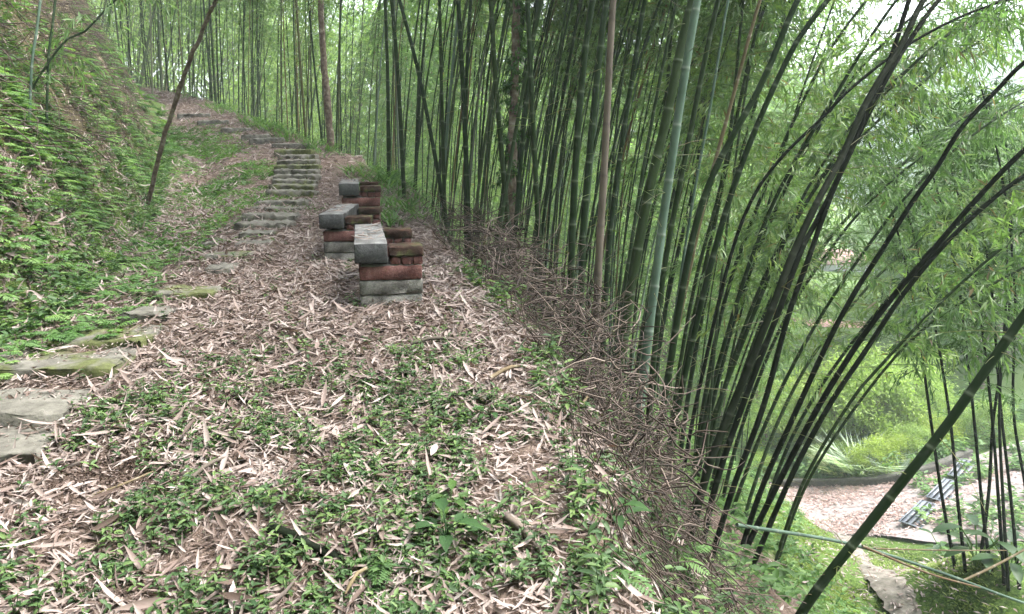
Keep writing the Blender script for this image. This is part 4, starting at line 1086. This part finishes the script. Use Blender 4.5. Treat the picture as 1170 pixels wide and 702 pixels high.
def tree(px, Y, k, s, rz, label, grp, zoff=0):
    x = (px - 585) / F * Y * CP * 1.03
    t = thing('tree', (x, Y, float(hgt(x, Y)) + zoff), rz, label, 'tree', grp); t.scale = (s,) * 3
    link('trunk', TP_[k][0], None, t); link('crown', TP_[k][1], None, t)
tl = [(700, 44, 1, 1.1), (770, 38, 0, 1.1), (830, 48, 1, 1.1), (865, 40, 2, 1.0), (1012, 44, 0, .7), (1060, 50, 0, .95), (1095, 38, 0, 1.05), (1140, 32, 2, 1.0), (1165, 38, 0, 1.05), (1230, 44, 1, 1.0), (1110, 52, 0, 1.0),
      (640, 52, 1, 1.2), (560, 56, 0, 1.2), (1250, 50, 2, .95), (900, 44, 2, .7), (1070, 36, 2, .6), (1035, 40, 2, .6), (875, 35, 2, .5), (1250, 40, 1, 1.0), (860, 72, 1, 1.2)]
tl += [(600, 50, 1, 1.9), (680, 58, 1, 2.1), (750, 52, 0, 2.0), (820, 60, 1, 2.1), (540, 60, 1, 2.0), (470, 58, 1, 1.6), (400, 56, 0, 1.5), (330, 60, 1, 1.5), (260, 52, 0, 1.4), (190, 50, 1, 1.3), (130, 46, 0, 1.3)]
for k, (px, Y, kk, s) in enumerate(tl):
    tree(px, Y, kk, s, k * 1.7, ['bushy green tree', 'tall light green tree', 'low spreading tree'][kk] + (' beyond the leaf strewn road' if k < 20 else ' far behind the bamboo grove'), 'trees beyond the road' if k < 20 else 'trees far behind the bamboo')


SH_ = [tree_proto(3.2, 2.0, 34, 150, .17, .02), tree_proto(4.4, 2.2, 40, 150, .18, .02)]
for _, cm_ in SH_: cm_.materials[0] = M['shrub_leaf']
nrmk = np.gradient(FPs[:, :2], axis=0); nrmk /= np.linalg.norm(nrmk, axis=1)[:, None]; nrmk = np.stack([-nrmk[:, 1], nrmk[:, 0]], 1)
kk_ = 0
for i in range(0, len(FPs), 3):
    for off in ((4.6,) if i % 2 else (1.3,)):
        o_ = off + random.uniform(-.3, .5); x, y = FPs[i, :2] + nrmk[i] * o_ + np.array([random.uniform(-.3, .3), 0])
        q = 1 if off > 2 else 0; 
        t = thing('shrub', (x, y, float(hgt(x, y)) - .15), kk_ * 2.3, ['low leafy shrub right behind', 'rounded taller shrub a little way behind'][q] + ' the dark road kerb', 'shrub', ['low shrubs along the kerb', 'taller shrubs behind the kerb'][q])
        t.scale = (random.uniform(.3, .5) if q == 0 else random.uniform(.6, .9),) * 3; kk_ += 1
        link('trunk', SH_[q][0], None, t); link('crown', SH_[q][1], None, t)

# thicket: the mass of bamboo behind the stems one can tell apart
g = Geo(); gl = Geo()
n = 680; y = 22 + 30 * rng.random(n); x = xe(y) * .75 + rng.uniform(-15, 16, n) - (y - 22) * .15
y[430:] = rng.uniform(-16, -3.5, 250); x[430:] = rng.uniform(-14, 14, 250)          # unseen bamboo presumed behind the viewer, added to block sky light
z = hgt(x, y); H = rng.uniform(8, 13, n); az = rng.normal(.1, .7, n); ln = rng.uniform(.0, .28, n)
tk = np.linspace(0, 1, 9)
off = (ln[:, None] * tk + .25 * tk ** 3) * H[:, None]
P = np.stack([x[:, None] + np.cos(az)[:, None] * off, y[:, None] + np.sin(az)[:, None] * off, z[:, None] - .3 + H[:, None] * (tk - .08 * tk ** 3)], -1)
tubes(g, P, rng.uniform(.02, .04, n)[:, None] * np.linspace(1, .35, 9)[None], 6, a=rng.random(n))
for rep_ in range(330):
    f = .22 + .78 * rng.random(n); i = np.clip((f * 8).astype(int), 0, 7); fr = (f * 8 - i)[:, None]
    B = P[np.arange(n), i] * (1 - fr) + P[np.arange(n), i + 1] * fr
    c = B + rng.normal(0, .5, (n, 3)) * [1, 1, .6]
    d = norm(rng.normal(0, .6, (n, 3)) - [0, 0, .4])
    leaves(gl, c, d, np.array([0, 0, 1.]) + rng.normal(0, .6, (n, 3)), rng.uniform(.12, .26, n) * np.where(np.arange(n) >= 430, 2.4, 1), rng.uniform(.025, .045, n) * np.where(np.arange(n) >= 430, 2.4, 1), np.clip(rng.normal(.5, .2, n), 0, 1))  # leaves behind the viewer are oversized so they block more sky
th_ = tag(link('bamboo_thicket', gl.mesh('thicket_leaves'), M['leaf_far']), 'far mass of bamboo stems and light green leaves behind the nearer stems, plus unseen bamboo added behind the viewer', 'thicket', kind='stuff')
M['culm_thicket'] = principled('thicket_culm', lambda nt: ramp(nt, attr(nt, 'rnd'), [(0, (.035, .06, .03)), (.7, (.07, .10, .045)), (1, (.14, .15, .09))]), .6)
link('stems', g.mesh('stems', True), M['culm_thicket'], th_)

# ------------------------------------------------------------------ house in the valley
def wall_box(g, x0, x1, y0, y1, z0, z1):
    c = [(x0, y0, z0), (x1, y0, z0), (x1, y1, z0), (x0, y1, z0), (x0, y0, z1), (x1, y0, z1), (x1, y1, z1), (x0, y1, z1)]
    g.add(np.array(c), [np.array([[0, 3, 2, 1], [4, 5, 6, 7], [0, 1, 5, 4], [1, 2, 6, 5], [2, 3, 7, 6], [3, 0, 4, 7]])])
flat = lambda name, c, r=.7: principled(name, lambda nt: mixc(nt, .25, c, ramp(nt, noise(nt, 2, 4, coords(nt)), [(.3, tuple(v * .6 for v in c)), (.7, tuple(min(1, v * 1.2) for v in c))])), r)
M['hwall'] = flat('house_wall', (.5, .5, .56)); M['hroof'] = flat('house_roof', (.3, .17, .155)); M['hblue'] = flat('blue_sheet', (.08, .42, .68)); M['hdark'] = flat('house_window', (.04, .05, .06), .2)
def house(px, py, Y, w, dp, hh, label, tarp):
    p = at(px, py, Y); z0 = float(hgt(p[0], p[1]))
    t = thing('house', (p[0], p[1], p[2]), -.25, label, 'house')
    g = Geo(); wall_box(g, -w / 2, w / 2, 0, dp, z0 - p[2] - .5, hh); link('wall', g.mesh('wall'), M['hwall'], t)
    g = Geo(); o = .35
    g.add(np.array([(-w / 2 - o, -o, hh - .1), (w / 2 + o, -o, hh - .1), (w / 2 + o, dp / 2, hh + 1.1), (-w / 2 - o, dp / 2, hh + 1.1), (-w / 2 - o, dp + o, hh - .1), (w / 2 + o, dp + o, hh - .1),
                    (-w / 2 - o, -o, hh - .22), (w / 2 + o, -o, hh - .22), (-w / 2 - o, dp + o, hh - .22), (w / 2 + o, dp + o, hh - .22)]),
          [np.array([[0, 1, 2, 3], [3, 2, 5, 4], [6, 7, 1, 0], [4, 5, 9, 8], [6, 8, 9, 7]]), np.array([[0, 3, 4], [1, 5, 2], [0, 4, 8], [0, 8, 6], [1, 9, 5], [1, 7, 9]])])
    link('roof', g.mesh('roof'), M['hroof'], t)
    for k in (-.28, .25):
        g = Geo(); wall_box(g, w * k - .45, w * k + .45, -.06, .02, hh - 1.9, hh - .8); link('window', g.mesh('window'), M['hdark'], t)
    if tarp:
        g = Geo(); wall_box(g, w * .2, w * .2 + 1.5, -1.6, -.02, hh - 1.1, hh - 1.03); wall_box(g, w * .2, w * .2 + 1.5, -1.62, -1.58, hh - 2.3, hh - 1.06); link('awning', g.mesh('awning'), M['hblue'], t)
house(948, 425, 46, 4.6, 4, 1.9, 'grey house with a red roof and blue awning glimpsed below through the leaves', True)
house(972, 312, 75, 6, 5, 1.0, 'distant red roofed house glimpsed above the blue awning', False)

# ------------------------------------------------------------------ far hills
g = Geo(); n = 60; m = 14
xs = np.linspace(-300, 420, n); T = np.linspace(0, 1, m)
ridge = 10 + 26 * np.exp(-((xs - 190) / 90) ** 2) + 16 * fbm(xs * .02, xs * 0, 5) 
V = np.stack([np.stack([xs + t * 10, 170 + 140 * t + xs * 0, -16 + (ridge + 16) * np.sin(t * 1.57) + 4 * (fbm(xs * .06, xs * 0 + t * 9, 8) - .5)], 1) for t in T], 1)
ii = np.arange(n * m).reshape(n, m)
g.add(V.reshape(-1, 3), [np.stack([ii[:-1, :-1], ii[1:, :-1], ii[1:, 1:], ii[:-1, 1:]], -1).reshape(-1, 4)])
M['hill'] = principled('wooded_hill', lambda nt: ramp(nt, noise(nt, .25, 8, coords(nt), .7), [(.3, (.02, .045, .02)), (.6, (.06, .11, .04)), (.8, (.10, .15, .06))]), 1, .05, (lambda nt: noise(nt, .3, 8, coords(nt), .75), 1, 4))
tag(link('hills', g.mesh('hills', True), M['hill']), kind='structure')

# ------------------------------------------------------------------ haze
HAZE = .0016
if HAZE:
    g = Geo(); wall_box(g, -425, 465, -85, 465, -20, 50)
    m, nt, out = mat('haze'); v = nd(nt, 'VolumePrincipled'); v.inputs['Density'].default_value = HAZE; v.inputs['Color'].default_value = (.86, .94, 1, 1); v.inputs['Anisotropy'].default_value = .3
    nt.links.new(v.outputs[0], out.inputs['Volume'])
    tag(link('haze', g.mesh('haze'), m), 'pale humid haze over the valley', 'haze', kind='stuff')

# ------------------------------------------------------------------ light, camera, view
w = bpy.data.worlds.new('World'); SC.world = w; w.use_nodes = True
nt = w.node_tree; bg = nt.nodes['Background']
sky = nt.nodes.new('ShaderNodeTexSky'); sky.sky_type = 'NISHITA'; sky.sun_disc = False
EL, AZ = R(60), R(78)          # azimuth from +Y towards +X
sky.sun_elevation = EL; sky.sun_rotation = AZ; sky.dust_density = 4; sky.air_density = 1.0; sky.ozone_density = 1
hs = nt.nodes.new('ShaderNodeHueSaturation'); hs.inputs['Saturation'].default_value = .45; nt.links.new(sky.outputs[0], hs.inputs['Color']); nt.links.new(hs.outputs[0], bg.inputs[0]); bg.inputs[1].default_value = .15
sl = bpy.data.lights.new('sun', 'SUN'); sl.energy = 1.5; sl.angle = R(25); sl.color = (1, .96, .88)
so = bpy.data.objects.new('sun', sl); COL.objects.link(so)
dv = Vector((math.sin(AZ) * math.cos(EL), math.cos(AZ) * math.cos(EL), math.sin(EL)))
so.rotation_euler = dv.to_track_quat('Z', 'Y').to_euler(); so.location = dv * 60

cam = bpy.data.cameras.new('camera'); co = bpy.data.objects.new('camera', cam); COL.objects.link(co)
cam.sensor_width = 36; cam.lens = 36 * F / 1170; cam.clip_end = 2000; cam.clip_start = .05
co.location = (0, 0, 0); co.rotation_euler = (math.pi / 2 - PITCH, 0, 0); SC.camera = co

SC.view_settings.view_transform = 'Standard'; SC.view_settings.look = 'None'; SC.view_settings.gamma = 1
SC.view_settings.exposure = 2.62
c = SC.cycles
c.max_bounces = 5; c.diffuse_bounces = 3; c.glossy_bounces = 2; c.transmission_bounces = 4; c.volume_bounces = 1; c.transparent_max_bounces = 4
c.caustics_reflective = False; c.caustics_refractive = False
c.use_denoising = True; c.use_adaptive_sampling = True; c.adaptive_threshold = .02
